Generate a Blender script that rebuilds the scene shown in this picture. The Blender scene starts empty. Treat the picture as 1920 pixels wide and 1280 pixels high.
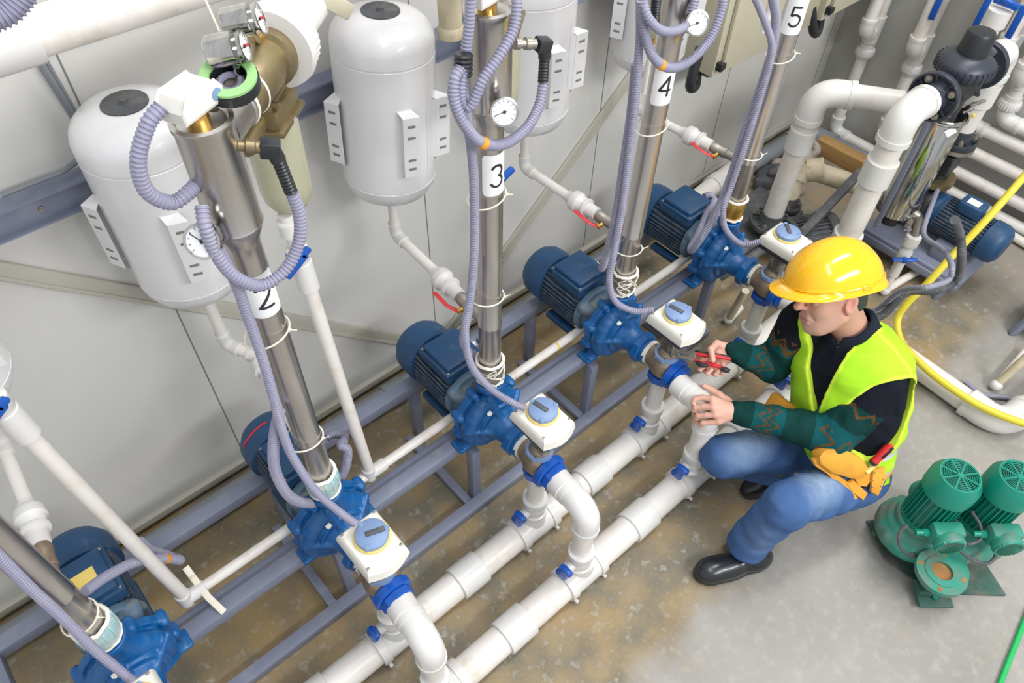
import bpy, bmesh, math, random
import numpy as np
from mathutils import Vector, Matrix, Euler
random.seed(7); np.random.seed(7)
S = bpy.context.scene
COL = S.collection
PI = math.pi
# ------------------------------------------------------------------ camera (solved from the vanishing points)
H = 2.6; FPX = 1418.3; EUL = (.70344, -.02055, -.71878)
cam = bpy.data.cameras.new('camera'); cam.sensor_width = 36; cam.lens = FPX/1920*36; cam.clip_start = .02
co = bpy.data.objects.new('camera', cam); COL.objects.link(co)
co.location = (0, 0, H); co.rotation_euler = EUL; S.camera = co
RC = np.array(Euler(EUL, 'XYZ').to_matrix())
C0 = np.array([0, 0, H])
def at(px, ax, v):
    "world point seen at a photo position, on the plane ax = v"
    d = RC @ np.array([(px[0]-960)/FPX, -(px[1]-640)/FPX, -1.0])
    i = 'xyz'.index(ax)
    return C0 + d*(v-C0[i])/d[i]
def ats(pts, ax='y'):
    return [at((p[0], p[1]), ax, p[2]) for p in pts]
A = lambda *p: np.array(p, float)
def nrm(v):
    v = np.array(v, float); n = np.linalg.norm(v); return v/n if n > 1e-12 else v
# ------------------------------------------------------------------ materials
def mat(name, col, rough=.5, metal=0., noise=None, bump=0., bscale=60, spec=.5, coat=0., trans=0., alpha=1., attr=False, emit=0):
    m = bpy.data.materials.new(name); m.use_nodes = True
    nt = m.node_tree; N = nt.nodes; L = nt.links; b = N['Principled BSDF']
    b.inputs['Roughness'].default_value = rough; b.inputs['Metallic'].default_value = metal
    b.inputs['Base Color'].default_value = (*col, 1)
    b.inputs['Specular IOR Level'].default_value = spec
    b.inputs['Coat Weight'].default_value = coat; b.inputs['Transmission Weight'].default_value = trans
    b.inputs['Alpha'].default_value = alpha
    if emit:
        b.inputs['Emission Color'].default_value = (*col, 1); b.inputs['Emission Strength'].default_value = emit
    tc = N.new('ShaderNodeTexCoord')
    src = None
    if attr:
        a = N.new('ShaderNodeAttribute'); a.attribute_name = 'Col'; src = a.outputs['Color']
        L.new(src, b.inputs['Base Color'])
    for (c2, sc, lo, hi, strength, *rest) in (noise or []):
        n = N.new('ShaderNodeTexNoise'); n.inputs['Scale'].default_value = sc; n.inputs['Detail'].default_value = 6; n.inputs['Roughness'].default_value = .6
        if rest:
            mp = N.new('ShaderNodeMapping'); mp.inputs['Scale'].default_value = rest[0]
            L.new(tc.outputs['Object'], mp.inputs['Vector']); L.new(mp.outputs['Vector'], n.inputs['Vector'])
        else:
            L.new(tc.outputs['Object'], n.inputs['Vector'])
        r = N.new('ShaderNodeMapRange'); r.inputs['From Min'].default_value = lo; r.inputs['From Max'].default_value = hi
        r.inputs['To Max'].default_value = strength
        L.new(n.outputs['Fac'], r.inputs['Value'])
        x = N.new('ShaderNodeMix'); x.data_type = 'RGBA'
        L.new(r.outputs['Result'], x.inputs['Factor'])
        if src is None: x.inputs['A'].default_value = (*col, 1)
        else: L.new(src, x.inputs['A'])
        x.inputs['B'].default_value = (*c2, 1)
        src = x.outputs['Result']; L.new(src, b.inputs['Base Color'])
    if bump:
        n = N.new('ShaderNodeTexNoise'); n.inputs['Scale'].default_value = bscale; n.inputs['Detail'].default_value = 4
        L.new(tc.outputs['Object'], n.inputs['Vector'])
        u = N.new('ShaderNodeBump'); u.inputs['Strength'].default_value = bump; u.inputs['Distance'].default_value = .004
        L.new(n.outputs['Fac'], u.inputs['Height']); L.new(u.outputs['Normal'], b.inputs['Normal'])
    return m
M = {}
M['pvc'] = mat('white_pvc', (.74, .695, .645), .35, noise=[((.50, .41, .28), 11, .54, .74, .7), ((.84, .81, .78), 3, .4, .7, .6)])
M['pvcfit'] = mat('white_pvc_fitting', (.69, .675, .65), .3, noise=[((.50, .45, .38), 14, .6, .85, .5)])
M['oldpvc'] = mat('stained_pvc', (.55, .48, .34), .5, noise=[((.30, .22, .10), 12, .45, .75, .8)])
M['tank'] = mat('white_tank_paint', (.73, .72, .725), .28, coat=.3, noise=[((.66, .62, .55), 7, .6, .9, .4)], bump=.06, bscale=160)
M['steel'] = mat('stainless_steel', (.62, .59, .56), .28, 1., noise=[((.42, .39, .36), 5, .4, .75, .7, (8, 8, 1))])
M['chrome'] = mat('polished_steel', (.58, .57, .54), .13, 1., noise=[((.25, .25, .24), 3, .4, .7, .8, (10, 10, .8))])
M['dullsteel'] = mat('dull_steel', (.42, .39, .35), .42, .9, noise=[((.25, .22, .18), 20, .4, .7, .7)])
M['brass'] = mat('dirty_brass', (.34, .27, .14), .42, .8, noise=[((.20, .16, .11), 15, .4, .7, .8)])
M['bronze'] = mat('weathered_bronze', (.26, .20, .145), .42, .55, noise=[((.42, .33, .24), 20, .5, .75, .8), ((.12, .09, .06), 35, .55, .8, .8)], bump=.3, bscale=50)
M['gold'] = mat('yellow_brass', (.62, .38, .10), .3, .9)
M['rail'] = mat('grey_blue_paint', (.20, .22, .295), .45, noise=[((.33, .34, .38), 12, .55, .8, .6), ((.20, .12, .06), 7, .66, .8, .7)], bump=.1)
M['blue'] = mat('bright_blue_paint', (.003, .095, .30), .36, noise=[((.04, .17, .36), 14, .52, .75, .8), ((.006, .05, .17), 9, .5, .8, .7)], bump=.35, bscale=45)
M['motor'] = mat('blue_motor_paint', (.014, .065, .155), .45, noise=[((.20, .23, .26), 24, .60, .82, .7), ((.015, .05, .13), 6, .5, .8, .6)], bump=.1)
M['motord'] = mat('dusty_motor_fins', (.035, .065, .11), .65, noise=[((.22, .21, .20), 25, .45, .8, .6)])
M['adapter'] = mat('worn_blue_casting', (.10, .17, .24), .6, noise=[((.30, .27, .18), 22, .5, .7, .8), ((.05, .08, .12), 12, .5, .8, .7)], bump=.3, bscale=60)
M['valveblue'] = mat('blue_plastic', (.006, .085, .42), .3)
M['hose'] = mat('grey_corrugated_plastic', (.27, .265, .36), .45, noise=[((.38, .36, .39), 10, .5, .8, .5)])
M['hosed'] = mat('grey_cable_sleeve', (.24, .24, .30), .5)
M['black'] = mat('black_plastic', (.018, .020, .024), .4)
M['blackg'] = mat('dark_flange_plastic', (.03, .035, .05), .38, noise=[((.12, .12, .14), 30, .6, .85, .5)])
M['cream'] = mat('off_white_plastic', (.74, .72, .65), .4, noise=[((.62, .58, .46), 12, .58, .8, .4)])
M['capblue'] = mat('pale_blue_plastic', (.19, .28, .47), .4)
M['yring'] = mat('yellow_seal', (.75, .58, .16), .5)
M['tie'] = mat('cable_tie_nylon', (.75, .70, .58), .5)
M['paper'] = mat('white_label', (.86, .86, .86), .5)
M['ink'] = mat('black_ink', (.02, .02, .025), .5)
M['orange'] = mat('orange_tape', (.75, .32, .04), .5)
M['red'] = mat('red_handle_coat', (.62, .025, .03), .35)
M['teflon'] = mat('white_thread_sealant', (.80, .76, .68), .7, bump=.6, bscale=120)
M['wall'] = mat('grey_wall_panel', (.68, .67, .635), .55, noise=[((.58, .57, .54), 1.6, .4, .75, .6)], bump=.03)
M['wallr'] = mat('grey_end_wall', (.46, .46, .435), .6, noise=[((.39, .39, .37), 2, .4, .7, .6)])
M['strip'] = mat('cream_metal_strip', (.50, .475, .41), .5)
M['joint'] = mat('dark_joint', (.20, .20, .19), .8)
M['gpipe'] = mat('grey_drain_pipe', (.20, .215, .235), .45, noise=[((.32, .32, .33), 8, .5, .8, .6)])
M['cab'] = mat('beige_steel', (.56, .52, .39), .45, noise=[((.50, .46, .33), 4, .4, .7, .5)])
M['wood'] = mat('yellow_pine', (.42, .25, .09), .6, noise=[((.26, .15, .05), 5, .4, .7, .7, (12, 1, 12))])
M['rock'] = mat('broken_concrete', (.42, .37, .32), .85, noise=[((.2, .17, .15), 8, .4, .7, .8)], bump=.8, bscale=20)
M['greyd'] = mat('dark_grey_casting', (.075, .08, .088), .6, noise=[((.22, .20, .17), 16, .5, .75, .6)], bump=.2)
M['green'] = mat('green_motor_paint', (.005, .235, .16), .35, noise=[((.08, .14, .11), 16, .62, .85, .5)])
M['greenw'] = mat('worn_green_casting', (.025, .26, .18), .5, noise=[((.17, .16, .14), 9, .45, .66, .85), ((.20, .10, .04), 18, .66, .8, .7)], bump=.4, bscale=40)
M['greenb'] = mat('dirty_green_plate', (.03, .10, .075), .6, noise=[((.18, .16, .14), 8, .42, .65, .9)], bump=.2)
M['rust'] = mat('rust', (.28, .12, .04), .8, noise=[((.45, .28, .10), 12, .4, .7, .7)], bump=.4)
M['yhose'] = mat('yellow_hose_rubber', (.72, .60, .045), .4, noise=[((.45, .36, .05), 20, .62, .85, .5)])
M['ghose'] = mat('green_hose_rubber', (.01, .42, .10), .4)
M['hat'] = mat('yellow_helmet_plastic', (.95, .50, .006), .16, spec=.55, coat=.3)
M['skin'] = mat('skin', (.6, .35, .25), .5, attr=True, noise=[((.62, .28, .20), 25, .5, .8, .25)], bump=.15, bscale=180)
M['sweater'] = mat('dark_green_knit', (.02, .05, .05), .9, attr=True, spec=.1, noise=[((.01, .015, .015), 60, .4, .8, .4)], bump=.6, bscale=220)
M['vest'] = mat('hi_vis_fabric', (.4, .9, .02), .7, attr=True, spec=.2, bump=.2, bscale=250)
M['jeans'] = mat('blue_denim', (.1, .2, .42), .85, attr=True, spec=.15, noise=[((.05, .11, .27), 30, .45, .8, .5)], bump=.4, bscale=300)
M['hair'] = mat('dark_grey_hair', (.03, .04, .035), .7, bump=.8, bscale=200)
M['navy'] = mat('navy_knit', (.012, .016, .028), .85, spec=.15, bump=.3, bscale=200)
M['leather'] = mat('tan_suede', (.72, .33, .03), .8, noise=[((.45, .19, .02), 14, .5, .8, .7)], bump=.3, bscale=120)
M['shoe'] = mat('black_leather', (.012, .014, .018), .28, coat=.2)
M['glass'] = mat('cloudy_bowl', (.60, .59, .42), .25, trans=.35, noise=[((.50, .48, .30), 6, .4, .7, .6)])
M['greenring'] = mat('green_seal', (.30, .55, .22), .5)
M['dial'] = mat('dial_white', (.85, .86, .88), .3)
# floor: grey concrete with rusty wet stains under the pump frame
def floor_mat():
    m = bpy.data.materials.new('stained_concrete'); m.use_nodes = True
    nt = m.node_tree; N = nt.nodes; L = nt.links; b = N['Principled BSDF']
    tc = N.new('ShaderNodeTexCoord'); sp = N.new('ShaderNodeSeparateXYZ'); L.new(tc.outputs['Object'], sp.inputs[0])
    def noise(sc, det=8, ro=.6):
        n = N.new('ShaderNodeTexNoise'); n.inputs['Scale'].default_value = sc; n.inputs['Detail'].default_value = det; n.inputs['Roughness'].default_value = ro
        L.new(tc.outputs['Object'], n.inputs['Vector']); return n.outputs['Fac']
    def rng(s, a, b_, c=0, d=1):
        r = N.new('ShaderNodeMapRange'); L.new(s, r.inputs['Value'])
        for k, v in zip(('From Min', 'From Max', 'To Min', 'To Max'), (a, b_, c, d)): r.inputs[k].default_value = v
        return r.outputs['Result']
    def mx(f, a, b_):
        x = N.new('ShaderNodeMix'); x.data_type = 'RGBA'; L.new(f, x.inputs['Factor'])
        for k, v in (('A', a), ('B', b_)):
            if isinstance(v, tuple): x.inputs[k].default_value = (*v, 1)
            else: L.new(v, x.inputs[k])
        return x.outputs['Result']
    def ma(op, a, b_):
        x = N.new('ShaderNodeMath'); x.operation = op
        for i, v in enumerate((a, b_)):
            if isinstance(v, (int, float)): x.inputs[i].default_value = v
            else: L.new(v, x.inputs[i])
        x.use_clamp = op == 'MULTIPLY'
        return x.outputs[0]
    n1 = noise(1.7); n2 = noise(6); n3 = noise(24); n4 = noise(90, 3)
    base = mx(rng(n1, .35, .7), (.345, .325, .295), (.265, .25, .225))
    base = mx(rng(n3, .5, .8, 0, .6), base, (.45, .43, .40))
    base = mx(rng(n2, .58, .72, 0, .35), base, (.42, .30, .17))
    y = ma('ADD', sp.outputs['Y'], rng(n2, .2, .8, -.07, .07))
    st = rng(y, .56, .66)
    stain = mx(rng(n2, .40, .60), (.29, .215, .115), (.165, .15, .11))
    stain = mx(rng(n1, .5, .66, 0, .7), stain, (.37, .24, .09))
    stain = mx(rng(n3, .55, .7, 0, .8), stain, (.40, .37, .30))
    stain = mx(rng(n4, .66, .72, 0, .5), stain, (.5, .48, .42))
    far = rng(sp.outputs['X'], 2.3, 3.0, 1, .35)
    colr = mx(ma('MULTIPLY', st, far), base, stain)
    vo = N.new('ShaderNodeTexVoronoi'); vo.inputs['Scale'].default_value = 3.3; L.new(tc.outputs['Object'], vo.inputs['Vector'])
    sp2 = ma('MULTIPLY', rng(vo.outputs['Distance'], .09, .0), rng(n3, .54, .66))
    colr = mx(ma('MULTIPLY', sp2, .45), colr, (.62, .60, .56))
    L.new(colr, b.inputs['Base Color'])
    L.new(rng(n2, .3, .7, .42, .75), b.inputs['Roughness'])
    u = N.new('ShaderNodeBump'); u.inputs['Strength'].default_value = .25; u.inputs['Distance'].default_value = .004
    L.new(n3, u.inputs['Height']); L.new(u.outputs['Normal'], b.inputs['Normal'])
    return m
M['floor'] = floor_mat()
# ------------------------------------------------------------------ mesh building
def frame(d):
    d = nrm(d); up = A(0, 0, 1) if abs(d[2]) < .95 else A(1, 0, 0)
    a = nrm(np.cross(up, d)); b = np.cross(d, a)
    return a, b, d
class MB:
    def __init__(s): s.v = []; s.f = []; s.m = []; s.col = None
    def add(s, v, f, mi=0):
        o = len(s.v); s.v += [tuple(map(float, p)) for p in v]; s.f += [tuple(i+o for i in q) for q in f]; s.m += [mi]*len(f); return s
    def rings(s, rings, mi=0, caps=(True, True), closed=False):
        n = len(rings[0]); v = [p for r in rings for p in r]; f = []
        R = len(rings)
        for i in range(R if closed else R-1):
            j = (i+1) % R
            for k in range(n):
                f.append((i*n+k, i*n+(k+1) % n, j*n+(k+1) % n, j*n+k))
        if not closed:
            if caps[0]: f.append(tuple(range(n))[::-1])
            if caps[1]: f.append(tuple((R-1)*n+k for k in range(n)))
        return s.add(v, f, mi)
    def tube(s, pts, r, seg=16, mi=0, caps=(True, True), closed=False, flat=None):
        pts = [np.array(p, float) for p in pts]; n = len(pts)
        rr = r if hasattr(r, '__len__') else [r]*n
        T = []
        for i in range(n):
            a = pts[(i-1) % n] if (i > 0 or closed) else pts[i]
            b = pts[(i+1) % n] if (i < n-1 or closed) else pts[i]
            T.append(nrm(b-a))
        a, b, _ = frame(T[0]); rings = []
        for i in range(n):
            a = nrm(a - T[i]*np.dot(a, T[i])); b = np.cross(T[i], a)
            fx, fy = flat or (1, 1)
            rings.append([pts[i] + rr[i]*(fx*math.cos(t)*a + fy*math.sin(t)*b) for t in (2*PI*k/seg for k in range(seg))])
        return s.rings(rings, mi, caps, closed)
    def lathe(s, p, d, prof, seg=24, mi=0, caps=(True, True), ax=None):
        a, b, d = frame(d) if ax is None else ax
        p = np.array(p, float)
        rings = [[p + d*t + r*(math.cos(q)*a + math.sin(q)*b) for q in (2*PI*k/seg for k in range(seg))] for t, r in prof]
        return s.rings(rings, mi, caps)
    def cyl(s, p0, p1, r0, r1=None, seg=20, mi=0, bev=0):
        p0 = np.array(p0, float); p1 = np.array(p1, float); r1 = r0 if r1 is None else r1
        Ln = np.linalg.norm(p1-p0)
        pr = [(0, r0), (Ln, r1)] if not bev else [(0, r0-bev), (bev, r0), (Ln-bev, r1), (Ln, r1-bev)]
        return s.lathe(p0, p1-p0, pr, seg, mi)
    def pipe(s, p0, p1, ro, ri, seg=24, mi=0):
        Ln = np.linalg.norm(np.array(p1, float)-np.array(p0, float))
        return s.lathe(p0, np.array(p1, float)-np.array(p0, float), [(0, ri), (0, ro), (Ln, ro), (Ln, ri), (0, ri)], seg, mi, (False, False))
    def box(s, c, size, ax=None, bev=.003, mi=0, seg=2):
        bm = bmesh.new(); bmesh.ops.create_cube(bm, size=1)
        for v in bm.verts: v.co = Vector((v.co.x*size[0], v.co.y*size[1], v.co.z*size[2]))
        if bev: bmesh.ops.bevel(bm, geom=list(bm.edges), offset=min(bev, min(size)*.45), segments=seg, affect='EDGES', profile=.5)
        X = ax if ax is not None else (A(1, 0, 0), A(0, 1, 0), A(0, 0, 1))
        c = np.array(c, float)
        v = [c + X[0]*p.co.x + X[1]*p.co.y + X[2]*p.co.z for p in bm.verts]
        f = [tuple(q.index for q in fc.verts) for fc in bm.faces]
        bm.free(); return s.add(v, f, mi)
    def beam(s, p0, p1, w, h, mi=0, bev=.003, up=(0, 0, 1)):
        p0 = np.array(p0, float); p1 = np.array(p1, float); d = nrm(p1-p0)
        u = nrm(np.array(up, float) - d*np.dot(up, d)); a = np.cross(d, u)
        return s.box((p0+p1)/2, (np.linalg.norm(p1-p0), w, h), (d, a, u), bev, mi)
    def ell(s, c, r, ax=None, seg=20, mi=0):
        X = ax if ax is not None else (A(1, 0, 0), A(0, 1, 0), A(0, 0, 1)); r = r if hasattr(r, '__len__') else (r, r, r)
        rings = []
        for i in range(1, seg//2):
            t = PI*i/(seg//2)
            rings.append([np.array(c, float) + X[0]*r[0]*math.sin(t)*math.cos(q) + X[1]*r[1]*math.sin(t)*math.sin(q) + X[2]*r[2]*math.cos(t) for q in (2*PI*k/seg for k in range(seg))])
        return s.rings(rings, mi)
    def torus(s, c, d, R, r, seg=32, sec=10, mi=0, a0=0, a1=None):
        a, b, d = frame(d); c = np.array(c, float)
        if a1 is None:
            return s.tube([c + R*(math.cos(t)*a + math.sin(t)*b) for t in (2*PI*k/seg for k in range(seg))], r, sec, mi, closed=True)
        return s.tube([c + R*(math.cos(t)*a + math.sin(t)*b) for t in (a0+(a1-a0)*k/seg for k in range(seg+1))], r, sec, mi)
    def prism(s, poly, c, ax, depth, mi=0):
        c = np.array(c, float); n = len(poly)
        v = [c + ax[0]*x + ax[1]*y for x, y in poly] + [c + ax[0]*x + ax[1]*y + ax[2]*depth for x, y in poly]
        f = [tuple(range(n))[::-1], tuple(range(n, 2*n))] + [(i, (i+1) % n, n+(i+1) % n, n+i) for i in range(n)]
        return s.add(v, f, mi)
def thing(name, label, cat, loc=(0, 0, 0), group=None):
    o = bpy.data.objects.new(name, None); o.empty_display_size = .1; COL.objects.link(o)
    o.location = tuple(map(float, loc)); tag(o, label, cat, group); return o
def tag(o, label=None, cat=None, group=None, kind=None):
    if label: o['label'] = label
    if cat: o['category'] = cat
    if group: o['group'] = group
    if kind: o['kind'] = kind
    return o
WL = {}
def wloc(o):
    l = np.array(o.location); p = o.parent
    while p is not None: l = l + np.array(p.location); p = p.parent
    return l
def obj(name, mb, mats, parent=None, angle=40, label=None, smooth=True):
    me = bpy.data.meshes.new(name)
    org = wloc(parent) if parent is not None else np.zeros(3)
    loc = np.zeros(3)
    V = np.array(mb.v, float).reshape(-1, 3)
    if parent is None and len(V):
        loc = np.array([(V[:, 0].min()+V[:, 0].max())/2, (V[:, 1].min()+V[:, 1].max())/2, V[:, 2].min()])
    me.from_pydata([tuple(p) for p in (V-org-loc)], [], mb.f)
    for m in (mats if isinstance(mats, (list, tuple)) else [mats]): me.materials.append(M[m] if isinstance(m, str) else m)
    me.polygons.foreach_set('material_index', mb.m)
    if mb.col is not None:
        ca = me.color_attributes.new('Col', 'FLOAT_COLOR', 'POINT'); ca.data.foreach_set('color', np.c_[mb.col, np.ones(len(mb.col))].astype('f').ravel())
    bm = bmesh.new(); bm.from_mesh(me); bmesh.ops.recalc_face_normals(bm, faces=bm.faces); bm.to_mesh(me); bm.free()
    me.polygons.foreach_set('use_smooth', [smooth]*len(me.polygons))
    if smooth and angle: me.set_sharp_from_angle(angle=math.radians(angle))
    me.update()
    o = bpy.data.objects.new(name, me); COL.objects.link(o); o.location = tuple(loc)
    if parent is not None: o.parent = parent
    if label: o['label'] = label
    return o
def copy_tree(o, parent=None):
    c = o.copy(); COL.objects.link(c); c.parent = parent
    for ch in list(o.children): copy_tree(ch, c)
    return c
def copy_thing(o, d, label, group=None):
    c = copy_tree(o); c.location = tuple(np.array(o.location)+np.array(d)); c['label'] = label
    if group: c['group'] = group
    return c
def struct(name, mb, m): o = obj(name, mb, m); o['kind'] = 'structure'; return o
# paths
def catmull(P, n=12):
    P = [np.array(p, float) for p in P]; Q = [2*P[0]-P[1]] + P + [2*P[-1]-P[-2]]; out = []
    for i in range(1, len(Q)-2):
        for k in range(n):
            t = k/n; a, b, c, d = Q[i-1:i+3]
            out.append(.5*((2*b)+(c-a)*t+(2*a-5*b+4*c-d)*t*t+(3*b-a-3*c+d)*t**3))
    out.append(P[-1]); return out
def resample(P, step):
    P = np.array(P); d = np.r_[0, np.cumsum(np.linalg.norm(np.diff(P, axis=0), axis=1))]
    n = max(2, int(d[-1]/step)+1); t = np.linspace(0, d[-1], n)
    return np.c_[np.interp(t, d, P[:, 0]), np.interp(t, d, P[:, 1]), np.interp(t, d, P[:, 2])]
def fillet(P, R, n=8):
    P = [np.array(p, float) for p in P]; out = [P[0]]; corners = []
    for i in range(1, len(P)-1):
        u = nrm(P[i-1]-P[i]); w = nrm(P[i+1]-P[i]); ang = math.acos(max(-1, min(1, np.dot(u, w))))
        if ang > 3.1: out.append(P[i]); continue
        t = min(R/math.tan(ang/2), .45*np.linalg.norm(P[i-1]-P[i]), .45*np.linalg.norm(P[i+1]-P[i]))
        a = P[i]+u*t; b = P[i]+w*t; arc = []
        for k in range(n+1):
            s_ = k/n; arc.append((1-s_)**2*a + 2*s_*(1-s_)*P[i] + s_**2*b)
        out += arc; corners.append((u, w, arc))
    out.append(P[-1]); return out, corners
def conduit(mb, P, r=.011, pitch=.0075, mi=0, seg=10, n=10):
    q = resample(catmull(P, n), pitch/4)
    rr = [r*(1, 1, .84, .84)[i % 4] for i in range(len(q))]
    return mb.tube(q, rr, seg, mi)
def elbow_mesh(mb, corner, r, sock=.9, mi=0, over=1.2):
    u, w, arc = corner; ro = r*over
    ext = r*sock
    pts = [arc[0]+u*ext] + list(arc) + [arc[-1]+w*ext]
    mb.tube(pts, ro, 20, mi)
    for (p, d) in ((pts[0], u), (pts[-1], w)): mb.lathe(p-d*r*.25, d, [(0, ro*.98), (0, ro*1.06), (r*.5, ro*1.06), (r*.5, ro*.9)], 20, mi)
def pipe_run(root, pts, r, R=None, m='pvc', fit='pvcfit', cuffs=(), over=1.2, name='pipe'):
    q, cs = fillet(pts, R or r*1.6)
    obj(name, MB().tube(q, r, 20), m, root)
    for c in cs:
        e = MB(); elbow_mesh(e, c, r, over=over); obj('elbow', e, fit, root)
    for (a, b) in cuffs:
        a = np.array(a, float); b = np.array(b, float)
        obj('coupling', MB().cyl(a, b, r*1.22, bev=.002), fit, root)
def nut(mb, p, d, r, h, mi=0, seg=6): return mb.lathe(p, d, [(0, r*.93), (h*.12, r), (h*.88, r), (h, r*.93)], seg, mi)
def bolt(mb, p, d, r=.006, h=.005, mi=0): nut(mb, p, d, r, h, mi); mb.cyl(np.array(p)+nrm(d)*h, np.array(p)+nrm(d)*h*1.7, r*.5, seg=8, mi=mi)
# ------------------------------------------------------------------ signed distance fields -> smooth closed meshes
class SDF:
    def __init__(s, lo, hi, h):
        s.lo = np.array(lo, float); s.h = h; s.n = (np.ceil((np.array(hi)-s.lo)/h).astype(int)+1)
        s.D = np.full(tuple(s.n), 1., np.float32)
    def sub(s, lo, hi, pad):
        i0 = np.maximum(0, np.floor((np.array(lo)-pad-s.lo)/s.h).astype(int)); i1 = np.minimum(s.n, np.ceil((np.array(hi)+pad-s.lo)/s.h).astype(int)+1)
        if (i1 <= i0).any(): return None, None
        ax = [s.lo[k]+s.h*np.arange(i0[k], i1[k]) for k in range(3)]
        P = np.stack(np.meshgrid(*ax, indexing='ij'), -1).astype(np.float32)
        return tuple(slice(a, b) for a, b in zip(i0, i1)), P
    def put(s, fn, lo, hi, k=.01, op='u'):
        sl, P = s.sub(lo, hi, .03 if op == 'u' else .0)
        if sl is None: return s
        d = fn(P); o = s.D[sl]
        if op == 'u':
            if k > 0:
                hh = np.clip(.5+.5*(o-d)/k, 0, 1); s.D[sl] = o*(1-hh)+d*hh - k*hh*(1-hh)
            else: s.D[sl] = np.minimum(o, d)
        elif op == 's':
            if k > 0:
                hh = np.clip(.5-.5*(o+d)/k, 0, 1); s.D[sl] = o*(1-hh)+(-d)*hh + k*hh*(1-hh)
            else: s.D[sl] = np.maximum(o, -d)
        return s
    def cap(s, a, b, ra, rb=None, k=.01, op='u', sq=None):
        a = np.array(a, float); b = np.array(b, float); rb = ra if rb is None else rb; m = max(ra, rb)
        return s.put(f_cap(a, b, ra, rb), np.minimum(a, b)-m, np.maximum(a, b)+m, k, op)
    def ell(s, c, r, ax=None, k=.01, op='u'):
        m = max(r); return s.put(f_ell(c, r, ax), np.array(c)-m, np.array(c)+m, k, op)
    def disp(s, fn):
        ax = [s.lo[k]+s.h*np.arange(s.n[k]) for k in range(3)]; m = np.argwhere(np.abs(s.D) < .03)
        P = (s.lo+s.h*m).astype(np.float32); s.D[tuple(m.T)] += fn(P); return s
    def mesh(s):
        D = s.D; n = D.shape
        corners = [(i, j, k) for i in (0, 1) for j in (0, 1) for k in (0, 1)]
        c = {q: D[q[0]:n[0]-1+q[0], q[1]:n[1]-1+q[1], q[2]:n[2]-1+q[2]] for q in corners}
        neg = sum((c[q] < 0).astype(np.int8) for q in corners); act = (neg > 0) & (neg < 8)
        I = np.argwhere(act); idx = -np.ones(act.shape, np.int32); idx[act] = np.arange(len(I))
        acc = np.zeros((len(I), 3)); cnt = np.zeros(len(I))
        val = {q: c[q][act] for q in corners}
        for q in corners:
            for ax in range(3):
                if q[ax] == 0:
                    p = list(q); p[ax] = 1; p = tuple(p); a = val[q]; b = val[p]; m = (a < 0) != (b < 0)
                    t = np.zeros(len(I)); t[m] = a[m]/(a[m]-b[m])
                    pos = np.zeros((len(I), 3)); pos[:] = q; pos[:, ax] += t
                    acc[m] += pos[m]; cnt[m] += 1
        V = s.lo + s.h*(I + acc/cnt[:, None])
        F = []
        for ax in range(3):
            o1, o2 = [(1, 2), (2, 0), (0, 1)][ax]
            sl0 = [slice(1, None)]*3; sl0[ax] = slice(0, n[ax]-1); sl1 = [slice(1, None)]*3; sl1[ax] = slice(1, n[ax])
            # interior edges
            e0 = [slice(1, n[k]-1) for k in range(3)]; e0[ax] = slice(0, n[ax]-1); e1 = list(e0); e1[ax] = slice(1, n[ax])
            a = D[tuple(e0)]; b = D[tuple(e1)]; m = (a < 0) != (b < 0)
            E = np.argwhere(m); off = np.array([1, 1, 1]); off[ax] = 0; E = E+off
            fl = (a < 0)[m]
            def g(d1, d2):
                q = E.copy(); q[:, o1] -= d1; q[:, o2] -= d2; return idx[q[:, 0], q[:, 1], q[:, 2]]
            Q = np.stack([g(1, 1), g(0, 1), g(0, 0), g(1, 0)], 1)
            Q[~fl] = Q[~fl][:, ::-1]; F.append(Q)
        F = np.concatenate(F); F = F[(F >= 0).all(1)]
        return V, F
def f_cap(a, b, ra, rb):
    a = np.asarray(a, np.float32); b = np.asarray(b, np.float32); ba = b-a; L2 = max(float(ba@ba), 1e-9)
    def f(P):
        pa = P-a; t = np.clip(pa@ba/L2, 0, 1); return np.linalg.norm(pa-t[..., None]*ba, axis=-1)-(ra+(rb-ra)*t)
    return f
def f_ell(c, r, ax=None):
    c = np.asarray(c, np.float32); r = np.asarray(r, np.float32); R = np.eye(3, dtype=np.float32) if ax is None else np.array(ax, np.float32)
    def f(P):
        q = (P-c)@R.T; k0 = np.linalg.norm(q/r, axis=-1); k1 = np.linalg.norm(q/(r*r), axis=-1); return k0*(k0-1)/np.maximum(k1, 1e-6)
    return f
def f_box(c, h, ax=None, r=.005):
    c = np.asarray(c, np.float32); h = np.asarray(h, np.float32)-r; R = np.eye(3, dtype=np.float32) if ax is None else np.array(ax, np.float32)
    def f(P):
        q = np.abs((P-c)@R.T)-h; return np.linalg.norm(np.maximum(q, 0), axis=-1)+np.minimum(q.max(-1), 0)-r
    return f
def f_cyl(c, d, r, hl, rd=.004):
    c = np.asarray(c, np.float32); d = np.asarray(nrm(d), np.float32)
    def f(P):
        p = P-c; t = p@d; rr = np.linalg.norm(p-t[..., None]*d, axis=-1)
        q = np.stack([rr-r+rd, np.abs(t)-hl+rd], -1); return np.linalg.norm(np.maximum(q, 0), axis=-1)+np.minimum(q.max(-1), 0)-rd
    return f
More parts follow.
